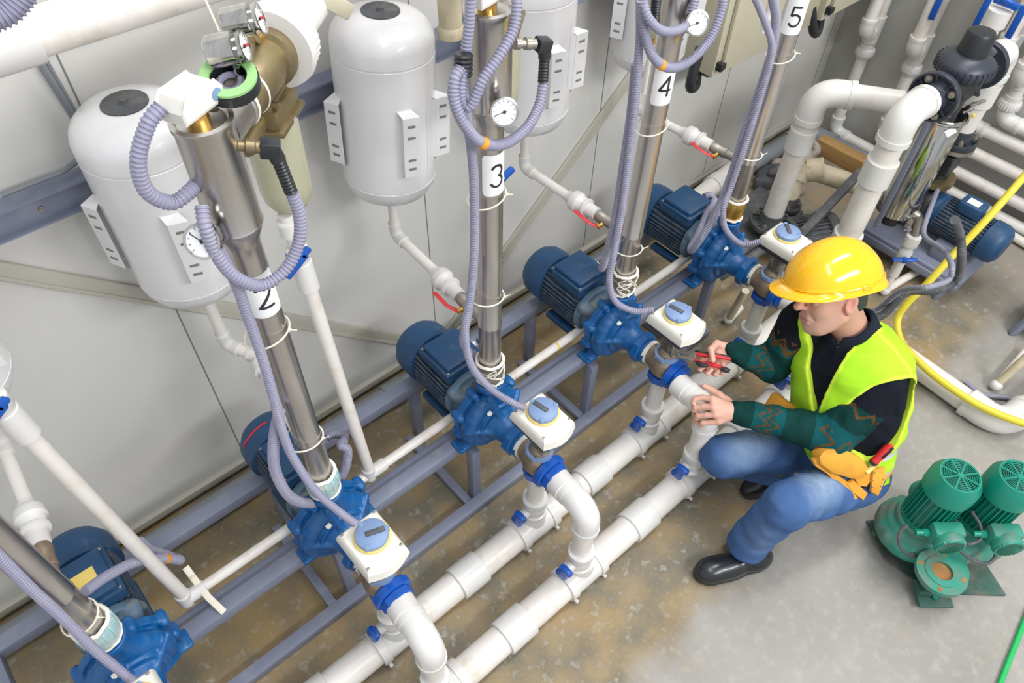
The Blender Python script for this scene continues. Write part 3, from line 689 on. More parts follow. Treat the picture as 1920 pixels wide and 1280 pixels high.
# ================================================================== RISERS
LAB = [None, '2', '3', '4', '5']; LANG = [0, -95, -98, -118, -138]
YR = 1.127
def riser(i, X):
    t = thing('steel_riser', ['steel riser pipe without a number at far left', 'steel riser pipe with a white label marked 2', 'steel riser pipe with a white label marked 3', 'steel riser pipe with a white label marked 4', 'steel riser pipe with a white label marked 5'][i], 'pipe', (X, YR, .68), 'stainless steel risers above the pumps')
    c = A(X, YR, 0)
    obj('pipe', MB().lathe(c+A(0, 0, .765), (0, 0, 1), [(0, .034), (.18, .034), (.182, .0352), (.186, .0352), (.188, .034), (.855, .034), (.87, .036), (.895, .047), (.905, .049)], 40), 'steel', t)
    obj('upper_tube', MB().lathe(c+A(0, 0, 1.668), (0, 0, 1), [(0, .049), (.004, .051), (.010, .049), (.205, .049), (.212, .052), (.220, .052), (.222, .044), (.216, .040)], 40), 'steel', t)
    if i < 2:
        m = MB(); m.lathe(c+A(0, 0, .690), (0, 0, 1), [(0, .036), (.004, .042), (.04, .046), (.07, .047), (.085, .045)], 32)
        for k in range(14):
            a = 2*PI*k/14; d = A(math.cos(a), math.sin(a), 0); m.box(c+d*.0465+A(0, 0, .745), (.004, .007, .05), (d, A(-d[1], d[0], 0), A(0, 0, 1)), .001)
        M.setdefault('teal', mat('pale_teal_plastic', (.36, .56, .58), .5, noise=[((.70, .66, .56), 22, .45, .65, .9), ((.12, .10, .08), 30, .66, .8, .8)])); obj('collar', m, 'teal', t)
    elif i < 4:
        m = MB(); m.lathe(c+A(0, 0, .690), (0, 0, 1), [(0, .036), (.006, .040), (.03, .039), (.035, .045), (.06, .045), (.065, .040), (.085, .042)], 24); obj('collar', m, 'dullsteel', t)
    else:
        m = MB(); m.lathe(c+A(0, 0, .690), (0, 0, 1), [(0, .038), (.02, .038), (.022, .043), (.075, .043), (.08, .039), (.09, .039)], 32); obj('collar', m, 'gold', t)
    rnd = random.Random(i)
    for z, R in ((.778, .040), (.690, .039)):
        m = MB(); pts = [c+A((R+.003*rnd.random())*math.cos(q), (R+.003*rnd.random())*math.sin(q), z+.006*rnd.random()) for q in (2*PI*k/24 for k in range(24))]
        m.tube(pts, .0055, 6, closed=True); obj('sealant', m, 'teflon', t)
    if i in (2, 3):
        for k in range(4):
            a0 = rnd.uniform(-2.9, -.6); pts = [c+A((.046)*math.cos(a0+.5*math.sin(j+k)), .046*math.sin(a0+.5*math.sin(j+k)), .775-.012*j) for j in range(8)]
            m = MB(); m.tube(catmull(pts, 4), .0022, 5); obj('sealant_thread', m, 'teflon', t)
    if LAB[i]:
        ang = math.radians(LANG[i]); R = .0347; cc = A(X, YR, 1.50); half = .037; hh = .058; n = 20
        m = MB(); pts = []
        for k in range(n+1):
            u = -half+2*half*k/n; e = max(0, abs(u)-half+.010); zz = hh-(.010-math.sqrt(max(0, .0001-e*e)))
            pts.append((u, zz))
        ring_t = [wrap(cc, R, ang, (u, z)) for u, z in pts]; ring_b = [wrap(cc, R, ang, (u, -z)) for u, z in pts]
        m.add(ring_t+ring_b, [(k, k+1, n+2+k, n+1+k) for k in range(n)])
        ri = [wrap(cc, R-.0006, ang, (u, z)) for u, z in pts]; rb = [wrap(cc, R-.0006, ang, (u, -z)) for u, z in pts]
        m.add(ri+rb, [(k, k+1, n+2+k, n+1+k) for k in range(n)])
        lb = obj('number_label', m, 'paper', t)
        m = MB()
        for st in DIGIT[LAB[i]]: ribbon(m, cc, R+.0007, ang, st)
        obj('numeral', m, 'ink', lb, smooth=False)
    # gauge on the riser
    gp = [(-.055, -.05, 1.70), (-.075, -.045, 1.70), (-.03, -.082, 1.705), (-.02, -.085, 1.70), (-.03, -.085, 1.70)][i]
    gn = [(-.6, -.7, .4), (-.62, -.62, .45), (-.42, -.8, .42), (-.5, -.75, .4), (-.6, -.7, .4)][i]
    gauge(t, c+A(*gp), gn, .029 if i > 1 else .031, stem=c+A(gp[0]*.3, gp[1]*.3, 1.695), na=[2, 2.6, -2.9, -2.8, 3][i])
    # level sensor with angled black plug
    if i in (1, 2, 3):
        P = ats([(430, 272, 1.10), (492, 276, 1.075), (510, 278, 1.07), (522, 300, 1.065), (545, 358, 1.06)]) if i == 1 else ats([(965, 82, 1.12), (1003, 82, 1.11), (1020, 84, 1.108), (1021, 108, 1.105), (1018, 152, 1.10)]) if i == 2 else [c+A(-.05, -.02, 1.80), c+A(-.10, -.03, 1.80), c+A(-.12, -.03, 1.80), c+A(-.122, -.03, 1.78), c+A(-.11, -.03, 1.70)]
        d = nrm(P[1]-P[0]); m = MB(); m.lathe(P[0], d, [(0, .012), (.012, .012), (.014, .009), (.024, .009), (.026, .013), (.04, .013), (.042, .011), (np.linalg.norm(P[1]-P[0]), .011)], 16); obj('sensor', m, 'brass' if i == 1 else 'dullsteel', t)
        m = MB(); m.box(P[2]-d*.003, (.034, .03, .03), (d, nrm(np.cross(A(0, 0, 1), d)), nrm(np.cross(d, np.cross(A(0, 0, 1), d)))), .004)
        m.cyl(P[2], P[3], .014, seg=12); q = resample([P[3], P[4]], .0035); m.tube(q, [.0125 if (k//1) % 2 else .0105 for k in range(len(q))], 12); obj('sensor_plug', m, 'black', t)
    return t
RIS = [riser(i, X) for i, X in enumerate(XS)]
# head assembly on the riser marked 2 and 3: outlet branch at 45 degrees toward the overhead pipe
def outlet(i, X):
    d = nrm(A(.77, .64, 0)); s = A(X, YR, 1.845)
    t = thing('outlet_branch', 'brass outlet branch with white union nut and small gauges, top of riser marked %d' % (i+1), 'pipe', s, 'outlet branches on the risers')
    L = lambda k: s+d*k
    obj('steel_elbow', MB().lathe(L(.03), d, [(0, .042), (.07, .042), (.073, .045), (.08, .045)], 28), 'steel', t)
    obj('sealant', MB().torus(L(.112), d, .041, .006, 28, 8), 'teflon', t)
    obj('brass_body', MB().lathe(L(.11), d, [(0, .040), (.012, .044), (.035, .044), (.04, .047), (.12, .049), (.13, .046), (.15, .046), (.155, .056), (.172, .056), (.178, .050), (.21, .050)], 32), 'brass', t)
    obj('sealant', MB().torus(L(.155), d, .045, .004, 28, 6), 'teflon', t)
    m = MB(); m.lathe(L(.295), d, [(0, .05), (.002, .078), (.016, .082), (.022, .074), (.06, .074), (.066, .06), (.07, .05)], 40)
    for k in range(36):
        a = 2*PI*k/36; aa, bb, _ = frame(d); e = math.cos(a)*aa+math.sin(a)*bb; m.box(L(.334)+e*.0745, (.036, .005, .004), (d, np.cross(d, e), e), .001)
    obj('union_nut', m, 'pvcfit', t)
    obj('pipe', MB().cyl(L(.35), L(.70 if i == 1 else .45), .045, seg=28), 'pvc', t)
    if i == 1:
        for px, st, n in (((420, 92), .19, (.8, -.6, .2)), ((450, 40), .25, (.8, -.6, .2))):
            p = at(px, 'y', 1.16 if st < .2 else 1.20); g = gauge(t, p+A(.02, -.01, 0), n, .024, stem=L(st)+A(0, 0, .04))
            q = p+A(.004, -.002, 0); m = MB(); m.lathe(q-nrm(n)*.03, n, [(0, .024), (.002, .026), (.046, .026)], 28); obj('gauge_case', m, 'chrome', g)
            m = MB(); m.ell(p+A(.030, -.022, .006), .003, seg=8); obj('red_mark', m, 'red', g)
            m = MB(); nut(m, L(st)+A(0, 0, .04), (0, 0, 1), .012, .015); obj('gauge_nut', m, 'gold', g)
        k = at((428, 143), 'z', 1.93); ax = nrm(A(-.12, -.25, 1))
        m = MB(); m.pipe(k-ax*.022, k-ax*.003, .048, .030, seg=36); f_ = obj('flow_switch', m, 'black', t)
        m = MB(); m.pipe(k-ax*.002, k+ax*.003, .046, .030, seg=36); obj('seal_ring', m, 'greenring', f_)
        m = MB(); m.cyl(k-ax*.03, k-ax*.02, .030, seg=24); obj('base_plate', m, 'dullsteel', f_)
        m = MB(); m.cyl(k+A(.018, .006, -.02), k+A(.02, .006, .012), .006, seg=10); nut(m, k+A(.02, .006, .01), (0, 0, 1), .009, .008); obj('terminal', m, 'chrome', f_)
        m = MB(); m.torus(k-ax*.014, ax, .018, .006, 16, 6); obj('coil', m, 'hose', f_)
    return t
outlet(1, XS[1]); outlet(2, XS[2])
# white sensor cap on top of the risers 2 and 3
def capbox(c, rot, label):
    t = thing('sensor_cover', label, 'sensor', c, 'white covers on top of the risers')
    c = A(*c); X_ = A(math.cos(rot), math.sin(rot), 0); Y_ = A(-math.sin(rot), math.cos(rot), 0)
    prof = [(-.046, 0), (.046, 0), (.048, .020), (.034, .040), (-.034, .040), (-.048, .022)]
    m = MB(); v = []
    for s_, ins in ((-.027, .004), (-.024, 0), (.024, 0), (.027, .004)): v.append([c+X_*(x*(1-ins*8))+Y_*s_+A(0, 0, 1)*(z*(1-ins*4)+ins*1.5) for x, z in prof])
    m.rings(v); b = obj('cover', m, 'cream', t, angle=25)
    m = MB(); m.cyl(c-A(0, 0, .03), c, .02, seg=16); obj('stem', m, 'gold', t)
    m = MB(); m.cyl(c+X_*.03+Y_*-.028+A(0, 0, .018), c+X_*.03+Y_*-.026+A(0, 0, .018), .011, seg=14); obj('cable_inlet', m, 'capblue', t)
    return t
capbox(tuple(at((364, 205), 'z', 1.905)), .42, 'white plastic cover capping the riser marked 2')
capbox((XS[2]-.005, YR, 1.905), .2, 'white plastic cover capping the riser marked 3')
# water filters behind risers
def filt(i, X):
    c = A(X+.185, 1.315, 0)
    t = thing('water_filter', 'cloudy plastic filter bowl under a brass head, beside riser %s' % MK[i], 'filter', c+A(0, 0, 1.47), 'filters hanging beside the risers')
    d = nrm(A(.77, .64, 0)); n = A(-d[1], d[0], 0)
    m = MB(); m.box(c+A(0, 0, 1.745), (.115, .10, .05), (d, n, A(0, 0, 1)), .008); m.box(c+A(0, 0, 1.775), (.125, .08, .012), (d, n, A(0, 0, 1)), .003); m.box(c+A(0, 0, 1.722), (.125, .115, .012), (d, n, A(0, 0, 1)), .003)
    for k in (-1, 1): m.box(c+d*.045*k+A(0, 0, 1.78), (.01, .11, .012), (d, n, A(0, 0, 1)), .002)
    m.cyl(c+A(0, 0, 1.77), c+A(0, 0, 1.83), .03, seg=16); m.cyl(c+A(0, 0, 1.745)-n*.0, c+A(0, 0, 1.745)+nrm(A(-.185, -.185, 0))*.14, .022, seg=14)
    obj('head', m, 'brass', t)
    m = MB(); m.lathe(c+A(0, 0, 1.49), (0, 0, 1), [(0, .012), (.002, .025), (.012, .042), (.03, .052), (.06, .056), (.235, .058)], 32); obj('bowl', m, 'glass', t)
    m = MB(); m.cyl(c+A(0, 0, 1.455), c+A(0, 0, 1.492), .012, seg=12); nut(m, c+A(0, 0, 1.45), (0, 0, 1), .017, .015); obj('drain_nipple', m, 'gold', t)
    if i != 1: m = MB(); m.cyl(c+A(0, 0, 1.30), c+A(0, 0, 1.455), .012, seg=12); obj('drain_tube', m, 'pvc', t)
    return t
for i in (1, 2, 3, 4): filt(i, XS[i])
# ================================================================== TANKS
def build_tank(cx):
    cy, z0, z1, r = 1.625, 1.115, 1.672, .138
    t = thing('expansion_tank', 'x', 'tank', (cx, cy, z0), 'white tanks on the wall')
    pr = [(0, .018), (.003, .05), (.014, .09), (.034, .120), (.060, .134), (.082, r), (.0835, r-.0015), (.0865, r-.0015), (.088, r)]
    top = z1-z0
    pr += [(top-.100, r), (top-.0985, r-.0015), (top-.0955, r-.0015), (top-.094, r), (top-.062, r-.001), (top-.045, r-.006), (top-.030, .122), (top-.016, .106), (top-.006, .082), (top-.001, .058), (top, .048)]
    obj('shell', MB().lathe((cx, cy, z0), (0, 0, 1), pr, 64), 'tank', t, angle=30)
    m = MB(); m.lathe((cx, cy, z1-.003), (0, 0, 1), [(0, .050), (.006, .050), (.0065, .045), (.004, .040), (.004, .012), (.007, .010), (.013, .008), (.015, .004)], 32); obj('valve_cap', m, 'greyd', t)
    m = MB(); m.box((cx+.138*math.cos(-1.25), cy+.138*math.sin(-1.25), 1.365), (.0015, .003, .30), bev=0); obj('seam', m, 'tank', t)
    def brk(az, nz):
        a = math.radians(az); rad = A(math.cos(a), math.sin(a), 0); tg = A(-rad[1], rad[0], 0); b = math.radians(nz); pn = A(math.cos(b), math.sin(b), 0); pt = A(-pn[1], pn[0], 0)
        c = A(cx, cy, 1.362)+rad*(r+.022)
        m = MB(); w = .046; h = .185
        m.box(c, (.003, w, h), (pn, pt, A(0, 0, 1)), .001)
        for s_ in (-1, 1):   # bent end tabs back to the shell
            m.add([c+pt*(-w/2)+A(0, 0, s_*h/2), c+pt*(w/2)+A(0, 0, s_*h/2), A(cx, cy, 1.362)+rad*(r-.003)+tg*.01+A(0, 0, s_*(h/2+.012)), A(cx, cy, 1.362)+rad*(r-.003)-tg*.03+A(0, 0, s_*(h/2+.012))], [(0, 1, 2, 3)])
        e = c+pt*(-w/2); m.add([e+A(0, 0, -h/2), e+A(0, 0, h/2), A(cx, cy, 1.362)+rad*(r-.004)-tg*.02+A(0, 0, h/2), A(cx, cy, 1.362)+rad*(r-.004)-tg*.02+A(0, 0, -h/2)], [(0, 1, 2, 3)])
        o = obj('mounting_bracket', m, 'tank', t, smooth=False)
        for z in (.066, .032, -.038, -.066):
            m = MB(); m.box(c+A(0, 0, z)+pn*.0015, (.001, .022, .008), (pn, pt, A(0, 0, 1)), .0004); obj('slot', m, 'joint', o)
    brk(-100, -108); brk(-48, -98); brk(172, 205)
    return t
TX = [-.262, .338, .968, 1.528, 2.12]
TL = ['white expansion tank mostly outside the left edge', 'white expansion tank at left behind riser marked 2', 'white expansion tank between risers marked 2 and 3', 'white expansion tank between risers marked 3 and 4', 'white expansion tank behind riser marked 4, beside the beige cabinet']
T0 = build_tank(TX[2]); T0['label'] = TL[2]
for k in (0, 1, 3, 4): copy_thing(T0, (TX[k]-TX[2], 0, 0), TL[k])
T0.rotation_euler = (0, math.radians(3.6), 0)
# tank pipes down to the risers
def tankpipe(k):
    x = TX[k]; X = XS[k]
    t = thing('tank_pipe', 'white pipe with union and red lever valve, from tank to riser ' + MK[k], 'pipe', (x, 1.62, .9), 'pipes linking tanks to risers')
    zb = .935
    if k == 1:
        a = at((425, 645), 'y', 1.62); b = at((482, 669), 'z', a[2])
        pipe_run(t, [(x, 1.625, 1.12), a, b, (X-.005, YR+.03, a[2])], .0165, .03, over=1.25)
        m = MB(); m.lathe(b, A(X, YR, a[2])-b, [(.03, .02), (.03, .03), (.06, .03), (.06, .02)], 20); obj('union', m, 'pvcfit', t)
        return t
    pipe_run(t, [(x, 1.625, 1.12), (x, 1.63, zb), (x+(X-x)*.4, 1.37, zb)], .0165, .03, over=1.25)
    m = MB(); m.cyl((x, 1.625, 1.085), (x, 1.625, 1.122), .022, seg=16); obj('tank_socket', m, 'pvcfit', t)
    e = A(x+(X-x)*.4, 1.40, zb); d = nrm(A(X, YR, zb)-e)
    m = MB(); m.lathe(e-d*.01, d, [(0, .021), (.02, .022), (.022, .033), (.028, .036), (.05, .036), (.056, .030), (.075, .028), (.08, .033), (.088, .033), (.09, .024), (.13, .022), (.132, .018)], 24); obj('union', m, 'pvcfit', t)
    m = MB(); m.lathe(e+d*.118, d, [(0, .018), (.012, .018), (.013, .021), (.03, .021), (.034, .019), (.07, .020), (.072, .017), (.13, .017)], 16); vb = obj('brass_valve', m, 'dullsteel' if k else 'bronze', t)
    p = e+d*.16+A(-.025, 0, -.012); m = MB(); m.cyl(p, p+A(.02, 0, .008), .009, seg=10); nut(m, p, (-1, 0, -.3), .010, .01); obj('valve_stem', m, 'gold', vb)
    m = MB(); q0 = p+A(-.008, 0, 0); m.tube([q0, q0+A(-.006, .02, .0), q0+A(-.016, .035, .008), q0+A(-.014, .10, .012)], .007, 8, flat=(1, .45)); obj('lever', m, 'red', vb)
    return t
for k in range(5): tankpipe(k)
# ================================================================== CORRUGATED HOSES
def hose(pts, label, r=.0125, group='grey corrugated hoses on the risers', mt='hose', pitch=.0075, tape=None, gl=None):
    m = MB(); P = ats(pts)
    if gl is not None: P += [A(XS[gl]+.165, 1.31, ZA+.075), A(XS[gl]+.145, 1.325, ZA+.10), A(XS[gl]+.115, 1.33, ZA+.103)]
    conduit(m, P, r, pitch)
    if tape is None: o = obj('corrugated_hose', m, mt); tag(o, label, 'hose', group); return o
    t = thing('corrugated_hose', label, 'hose', P[0], group); obj('hose', m, mt, t)
    p = at(tape[:2], 'y', tape[2]); q = resample(catmull(P, 10), .002); k = int(np.argmin(np.linalg.norm(q-p, axis=1))); obj('tape_band', MB().tube(q[max(0, k-4):k+5], r*1.07, 12), 'orange', t)
    return t
# riser 2
hose([(303, 200, 1.12), (278, 232, 1.115), (259, 300, 1.11), (275, 358, 1.11), (320, 380, 1.11), (352, 362, 1.115), (378, 335, 1.13)], 'grey hose loop from the white cover in front of the left tank', .0135)
hose([(547, 360, 1.06), (562, 405, 1.055), (560, 455, 1.05), (535, 505, 1.045), (490, 535, 1.045), (440, 518, 1.05), (405, 475, 1.06), (385, 425, 1.07), (378, 385, 1.09)], 'grey hose looping under the sensor plug across the label marked 2', .0125)
hose([(395, 440, 1.09), (440, 525, 1.085), (462, 585, 1.085), (490, 665, 1.085), (512, 740, 1.08), (527, 800, 1.075), (548, 855, 1.07), (592, 920, 1.02), (640, 962, .955), (668, 982, .92)], 'grey hose running down riser marked 2 to its switch box', .0115)
hose([(524, 770, 1.10), (513, 830, 1.10), (517, 885, 1.10), (545, 932, 1.10), (585, 943, 1.13), (618, 925, 1.19), (645, 885, 1.21), (652, 845, 1.22), (640, 835, 1.24)], 'thick grey hose looping around the foot of riser marked 2', .0145, gl=1)
# riser 3
hose([(883, -14, 1.10), (880, 40, 1.10), (873, 100, 1.10), (868, 150, 1.10), (872, 200, 1.09), (884, 280, 1.085), (889, 350, 1.085), (890, 450, 1.085), (884, 540, 1.08), (872, 620, 1.075), (884, 685, 1.06), (922, 730, 1.02), (962, 755, .955), (985, 765, .925)], 'grey hose running down riser marked 3 to its switch box', .0115)
hose([(970, -14, 1.07), (964, 50, 1.055), (938, 102, 1.045), (905, 150, 1.045), (883, 198, 1.05), (868, 192, 1.065), (864, 160, 1.075), (870, 128, 1.08)], 'grey hose crossing in front of the riser above gauge marked 3', .0115)
hose([(1019, 155, 1.10), (1010, 200, 1.08), (985, 243, 1.055), (945, 270, 1.04), (903, 267, 1.04), (872, 235, 1.05), (852, 190, 1.065), (852, 150, 1.075), (864, 128, 1.08)], 'grey hose with orange tape looping below the dial of riser marked 3', .0125, tape=(905, 268, 1.04))
hose([(888, 500, 1.11), (878, 590, 1.12), (868, 640, 1.14), (885, 662, 1.18), (915, 672, 1.21)], 'thin grey hose curling behind the foot of riser marked 3', .0115, gl=2)
m = MB(); q = resample(ats([(869, 100, 1.09), (868, 142, 1.085)]), .004); m.tube(q, [.020 if k % 2 else .017 for k in range(len(q))], 12); o = obj('tape_wrap', m, 'black'); tag(o, 'black tape wrap binding hoses left of riser marked 3', 'tape')
# riser 4
hose([(1204, -12, 1.09), (1213, 28, 1.06), (1236, 55, 1.045), (1265, 58, 1.045), (1290, 42, 1.055), (1306, -10, 1.07)], 'short grey hose loop right under the dial of riser marked 4', .0115)
hose([(1203, 0, 1.08), (1209, 60, 1.07), (1224, 105, 1.05), (1254, 127, 1.04), (1292, 115, 1.04), (1330, 75, 1.05), (1352, 22, 1.06), (1357, -12, 1.07)], 'grey hose with orange tape looping across the label marked 4', .0125, tape=(1238, 120, 1.045))
hose([(1200, -12, 1.10), (1200, 60, 1.09), (1197, 110, 1.085), (1190, 200, 1.085), (1178, 300, 1.08), (1165, 400, 1.075), (1150, 480, 1.065), (1143, 530, 1.05), (1155, 566, 1.02), (1190, 583, .97), (1226, 580, .93)], 'grey hose running down riser marked 4 to its switch box', .0112)
hose([(1192, 120, 1.11), (1183, 210, 1.105), (1170, 300, 1.10), (1155, 400, 1.10), (1140, 465, 1.10), (1130, 500, 1.12), (1130, 500, 1.19)], 'second grey hose down riser marked 4, ending at its motor', .0125, gl=3)
# riser 5
hose([(1412, -14, 1.09), (1434, 40, 1.09), (1447, 85, 1.085), (1440, 130, 1.085), (1420, 200, 1.08), (1391, 290, 1.075), (1371, 350, 1.07), (1356, 395, 1.05), (1362, 432, 1.03), (1392, 458, .98), (1428, 452, .93)], 'grey hose running down riser marked 5 to its switch box', .0112)
hose([(1447, -14, 1.11), (1455, 40, 1.11), (1446, 100, 1.105), (1422, 175, 1.105), (1395, 250, 1.10), (1370, 330, 1.095), (1340, 405, 1.09), (1315, 445, 1.10), (1298, 468, 1.13), (1296, 462, 1.17), (1310, 435, 1.20), (1325, 400, 1.24), (1338, 378, 1.28)], 'thick grey hose beside riser marked 5 bending back to its motor', .0145, gl=4)
# riser 1
hose([(-60, 985, 1.09), (0, 1045, 1.08), (60, 1105, 1.07), (125, 1165, 1.055), (180, 1220, 1.03), (235, 1265, .98), (262, 1290, .93)], 'grey hose running down the far left riser at bottom left', .0115)
hose([(160, 1108, 1.17), (200, 1080, 1.20), (255, 1053, 1.25), (310, 1047, 1.28), (338, 1050, 1.32), (320, 1042, 1.36), (280, 1030, 1.36), (262, 1015, 1.34), (240, 1030, 1.33)], 'thick grey hose with orange band over the far left motor', .0135, tape=(312, 1047, 1.28))
# nylon ties round riser and hose
def ringtie(X, z, label, dx=-.012, w=.050, tilt=0.):
    if X < 0: dx, w = -.004, .043
    pts = [A(X+dx+w*math.cos(q), YR-.004+.042*math.sin(q), z+tilt*math.cos(q)) for q in (2*PI*k/40 for k in range(40))]
    m = MB(); m.tube(pts, .0022, 6, closed=True); m.box(A(X+dx+w*.75, YR-.035, z+tilt*.7), (.008, .006, .006), bev=.001); m.cyl(A(X+dx+w*.75, YR-.035, z+tilt*.7), A(X+dx+w*.75+.012, YR-.045, z+.004), .0015, seg=6)
    o = obj('cable_tie', m, 'tie'); tag(o, label, 'cable tie', 'cable ties round the risers')
for k, (X, zz) in enumerate(((XS[1], (1.375, .965)), (XS[2], (1.425, 1.075)), (XS[3], (1.365, .895)), (XS[4], (1.365, .985)), (XS[0], (.83,)))):
    mk = ['2', '3', '4', '5', ''][k]
    for q, z in enumerate(zz): ringtie(X, z, ('cream nylon tie round riser marked %s, %s' % (mk, ['upper one of its two', 'lower one of its two'][q])) if mk else 'cream nylon tie round the unmarked riser at bottom left', tilt=[.008, -.006][q])
# ================================================================== CABINETS
def cabinet(x0, x1, z0, label):
    t = thing('wall_cabinet', label, 'cabinet', ((x0+x1)/2, 1.71, z0), 'beige steel cabinets on the wall')
    obj('body', MB().box(((x0+x1)/2, 1.71, z0+.45), (x1-x0, .215, .9), bev=.004), 'cab', t)
    dr = obj('door', MB().box(((x0+x1)/2+.012, 1.592, z0+.46), (x1-x0-.05, .018, .88), bev=.004), 'cab', t)
    m = MB(); m.box((x0+.018, 1.588, z0+.052), (.022, .03, .035), bev=.004); m.box((x0+.035, 1.580, z0+.052), (.016, .012, .028), bev=.003); obj('hinge', m, 'black', dr)
    return t
cabinet(2.56, 3.27, .913, 'beige steel cabinet on the wall between risers marked 4 and 5')
cabinet(3.36, 4.0, .905, 'beige steel cabinet on the wall right of the riser marked 5')
for pts, lab in (([(2.50, 1.65, 1.05), (2.47, 1.64, .90), (2.54, 1.66, .86), (2.60, 1.70, .90), (2.66, 1.68, .87), (2.72, 1.7, .93)], 'black cables under the left beige cabinet'), ([(3.22, 1.60, 1.02), (3.27, 1.58, .90), (3.36, 1.60, .86), (3.45, 1.66, .92)], 'black cables under the right beige cabinet')):
    m = MB(); m.tube(catmull([A(*p) for p in pts], 8), .021, 10); o = obj('cable_bundle', m, 'black'); tag(o, lab, 'cable')
t = thing('ball_valve', 'small valve with blue lever peeking out behind riser marked 3', 'valve', (1.0, 1.25, 1.3))
p = at((950, 327), 'y', 1.22); m = MB(); m.box(p, (.05, .014, .022), (nrm(A(.8, -.1, .5)), A(0, 1, 0), nrm(A(-.5, 0, .8))), .006); obj('handle', m, 'valveblue', t)
q = p+A(-.035, .01, -.015); m = MB(); m.cyl(q-A(0, 0, .05), q+A(0, 0, .05), .018, seg=16); m.cyl(q, p+A(-.01, 0, 0), .008, seg=10); m.cyl(q+A(0, -.0, 0), (XS[2]+.01, YR+.03, q[2]), .01, seg=10); obj('valve_body', m, 'pvcfit', t)
t = thing('support_arm', 'beige square steel tube end sticking out at the top beside tank', 'bracket', at((650, 15), 'y', 1.45))
p0 = at((652, 20), 'y', 1.42); p1 = at((575, -22), 'y', 1.42); m = MB(); m.beam(p0, p1, .034, .034); obj('tube', m, 'cab', t)
d = nrm(p0-p1); m = MB(); m.beam(p0-d*.004, p0+d*.0008, .027, .027, bev=0); obj('opening', m, 'greyd', t)
m = MB(); m.cyl(at((840, -25), 'y', 1.58), at((845, 46), 'y', 1.58), .032, seg=20); m.lathe(at((845, 46), 'y', 1.58), (0, 0, -1), [(0, .032), (.01, .038), (.03, .038), (.034, .02)], 20); o = obj('hanging_pipe', m, 'oldpvc'); tag(o, 'stained cream pipe stub hanging at the top between tank and riser marked 3', 'pipe')
# ================================================================== END WALL PIPEWORK
def motor_parts(t, p, d, r, L, mf='motord', mc='motor', grille=False, box=None, nf=34, cover=.30, fin=.12):
    "finned stator and fan cover from p (drive end) along d"
    p = A(*p); d = nrm(d); a, b, _ = frame(d)
    P = []
    for k in range(nf):
        q = 2*PI*k/nf; w = 2*PI/nf
        for da, rr in ((-.5, 1-fin), (-.18, 1-fin), (-.13, 1), (.13, 1), (.18, 1-fin)): P.append((r*rr*math.cos(q+da*w), r*rr*math.sin(q+da*w)))
    m = MB(); m.rings([[p+d*y+a*x*s_+b*z*s_ for x, z in P] for y, s_ in ((.0, .9), (.006, 1), (L*(1-cover)+.01, 1))]); obj('stator', m, mf, t, smooth=False)
    m = MB(); m.lathe(p-d*.02, d, [(0, r*.6), (.004, r*.95), (.024, r*1.0), (.026, r*.9)], 36); obj('end_shield', m, mc, t)
    R = r*1.06; y0 = L*(1-cover); m = MB()
    if not grille: m.lathe(p+d*y0, d, [(0, R*.95), (.003, R), (L*cover*.55, R), (L*cover*.8, R*.93), (L*cover*.98, R*.68), (L*cover, R*.4), (L*cover, .01)], 40)
    else: m.lathe(p+d*y0, d, [(0, R*.94), (0, R), (L*cover*.60, R), (L*cover*.95, R*.80), (L*cover, R*.78), (L*cover, R*.72), (L*cover*.9, R*.72), (0, R*.94)], 44, caps=(False, False))
    fc = obj('fan_cover', m, mc, t)
    if grille:
        e = p+d*L*.998; g = MB()
        for k in range(9): g.torus(e, d, R*.72*(k+.6)/9, .0018, 36, 4)
        for k in range(8):
            q = 2*PI*k/8+.2; v = math.cos(q)*a+math.sin(q)*b; g.box(e+v*R*.38, (R*.72, .005, .003), (v, np.cross(d, v), d), 0)
        g.cyl(e-d*.002, e+d*.003, R*.12, seg=16); obj('grille', g, mc, fc)
        g = MB(); g.cyl(e-d*.02, e-d*.018, R*.72, seg=32); obj('fan', g, 'black', fc)
def wall_pipe(yv, zh, r, y_end, label, zt=1.35, union=None, front=None):
    t = thing('wall_pipe', label, 'pipe', (3.98, yv, zh), 'white pipes on the end wall')
    pipe_run(t, [(3.985, yv, zt), (3.985, yv, zh), (3.985, y_end, zh)], r, .06, over=1.2)
    if union:
        m = MB(); m.lathe((3.985, yv, union), (0, 0, 1), [(-.045, r), (-.04, r*1.15), (-.02, r*1.2), (-.018, r*1.55), (.012, r*1.62), (.02, r*1.5), (.022, r*1.25), (.045, r*1.25), (.047, r)], 28)
        for k in range(24):
            q = 2*PI*k/24; e = A(math.cos(q), math.sin(q), 0); m.box(A(3.985, yv, union-.003)+e*r*1.6, (.004, .005, .026), (e, A(-e[1], e[0], 0), A(0, 0, 1)), .001)
        obj('union_nut', m, 'pvcfit', t)
    if front:
        z = front; pipe_run(t, [(3.89, yv, zt), (3.89, yv, z), (3.985, yv, z-.05)], r*1.02, .05, over=1.25)
        obj('coupling', MB().cyl((3.985, yv, z-.09), (3.985, yv, z+.05), r*1.3, seg=24), 'pvcfit', t)
    return t
wall_pipe(1.60, .048, .030, -1.3, 'white pipe on end wall nearest the corner, bending lowest to floor', union=.545, front=.69)
wall_pipe(1.335, .165, .030, -1.3, 'white pipe on end wall, second from the corner', union=.565, front=.70)
wall_pipe(1.10, .300, .030, -1.3, 'white pipe on end wall, third from the corner, behind black valve', union=.33, front=.76)
wall_pipe(.955, .430, .030, -1.3, 'white pipe on end wall, fourth from corner, behind the black valve', front=.86)
wall_pipe(.83, .52, .032, -1.3, 'white pipe on end wall at right edge, above the other level runs', union=.60, front=.78)
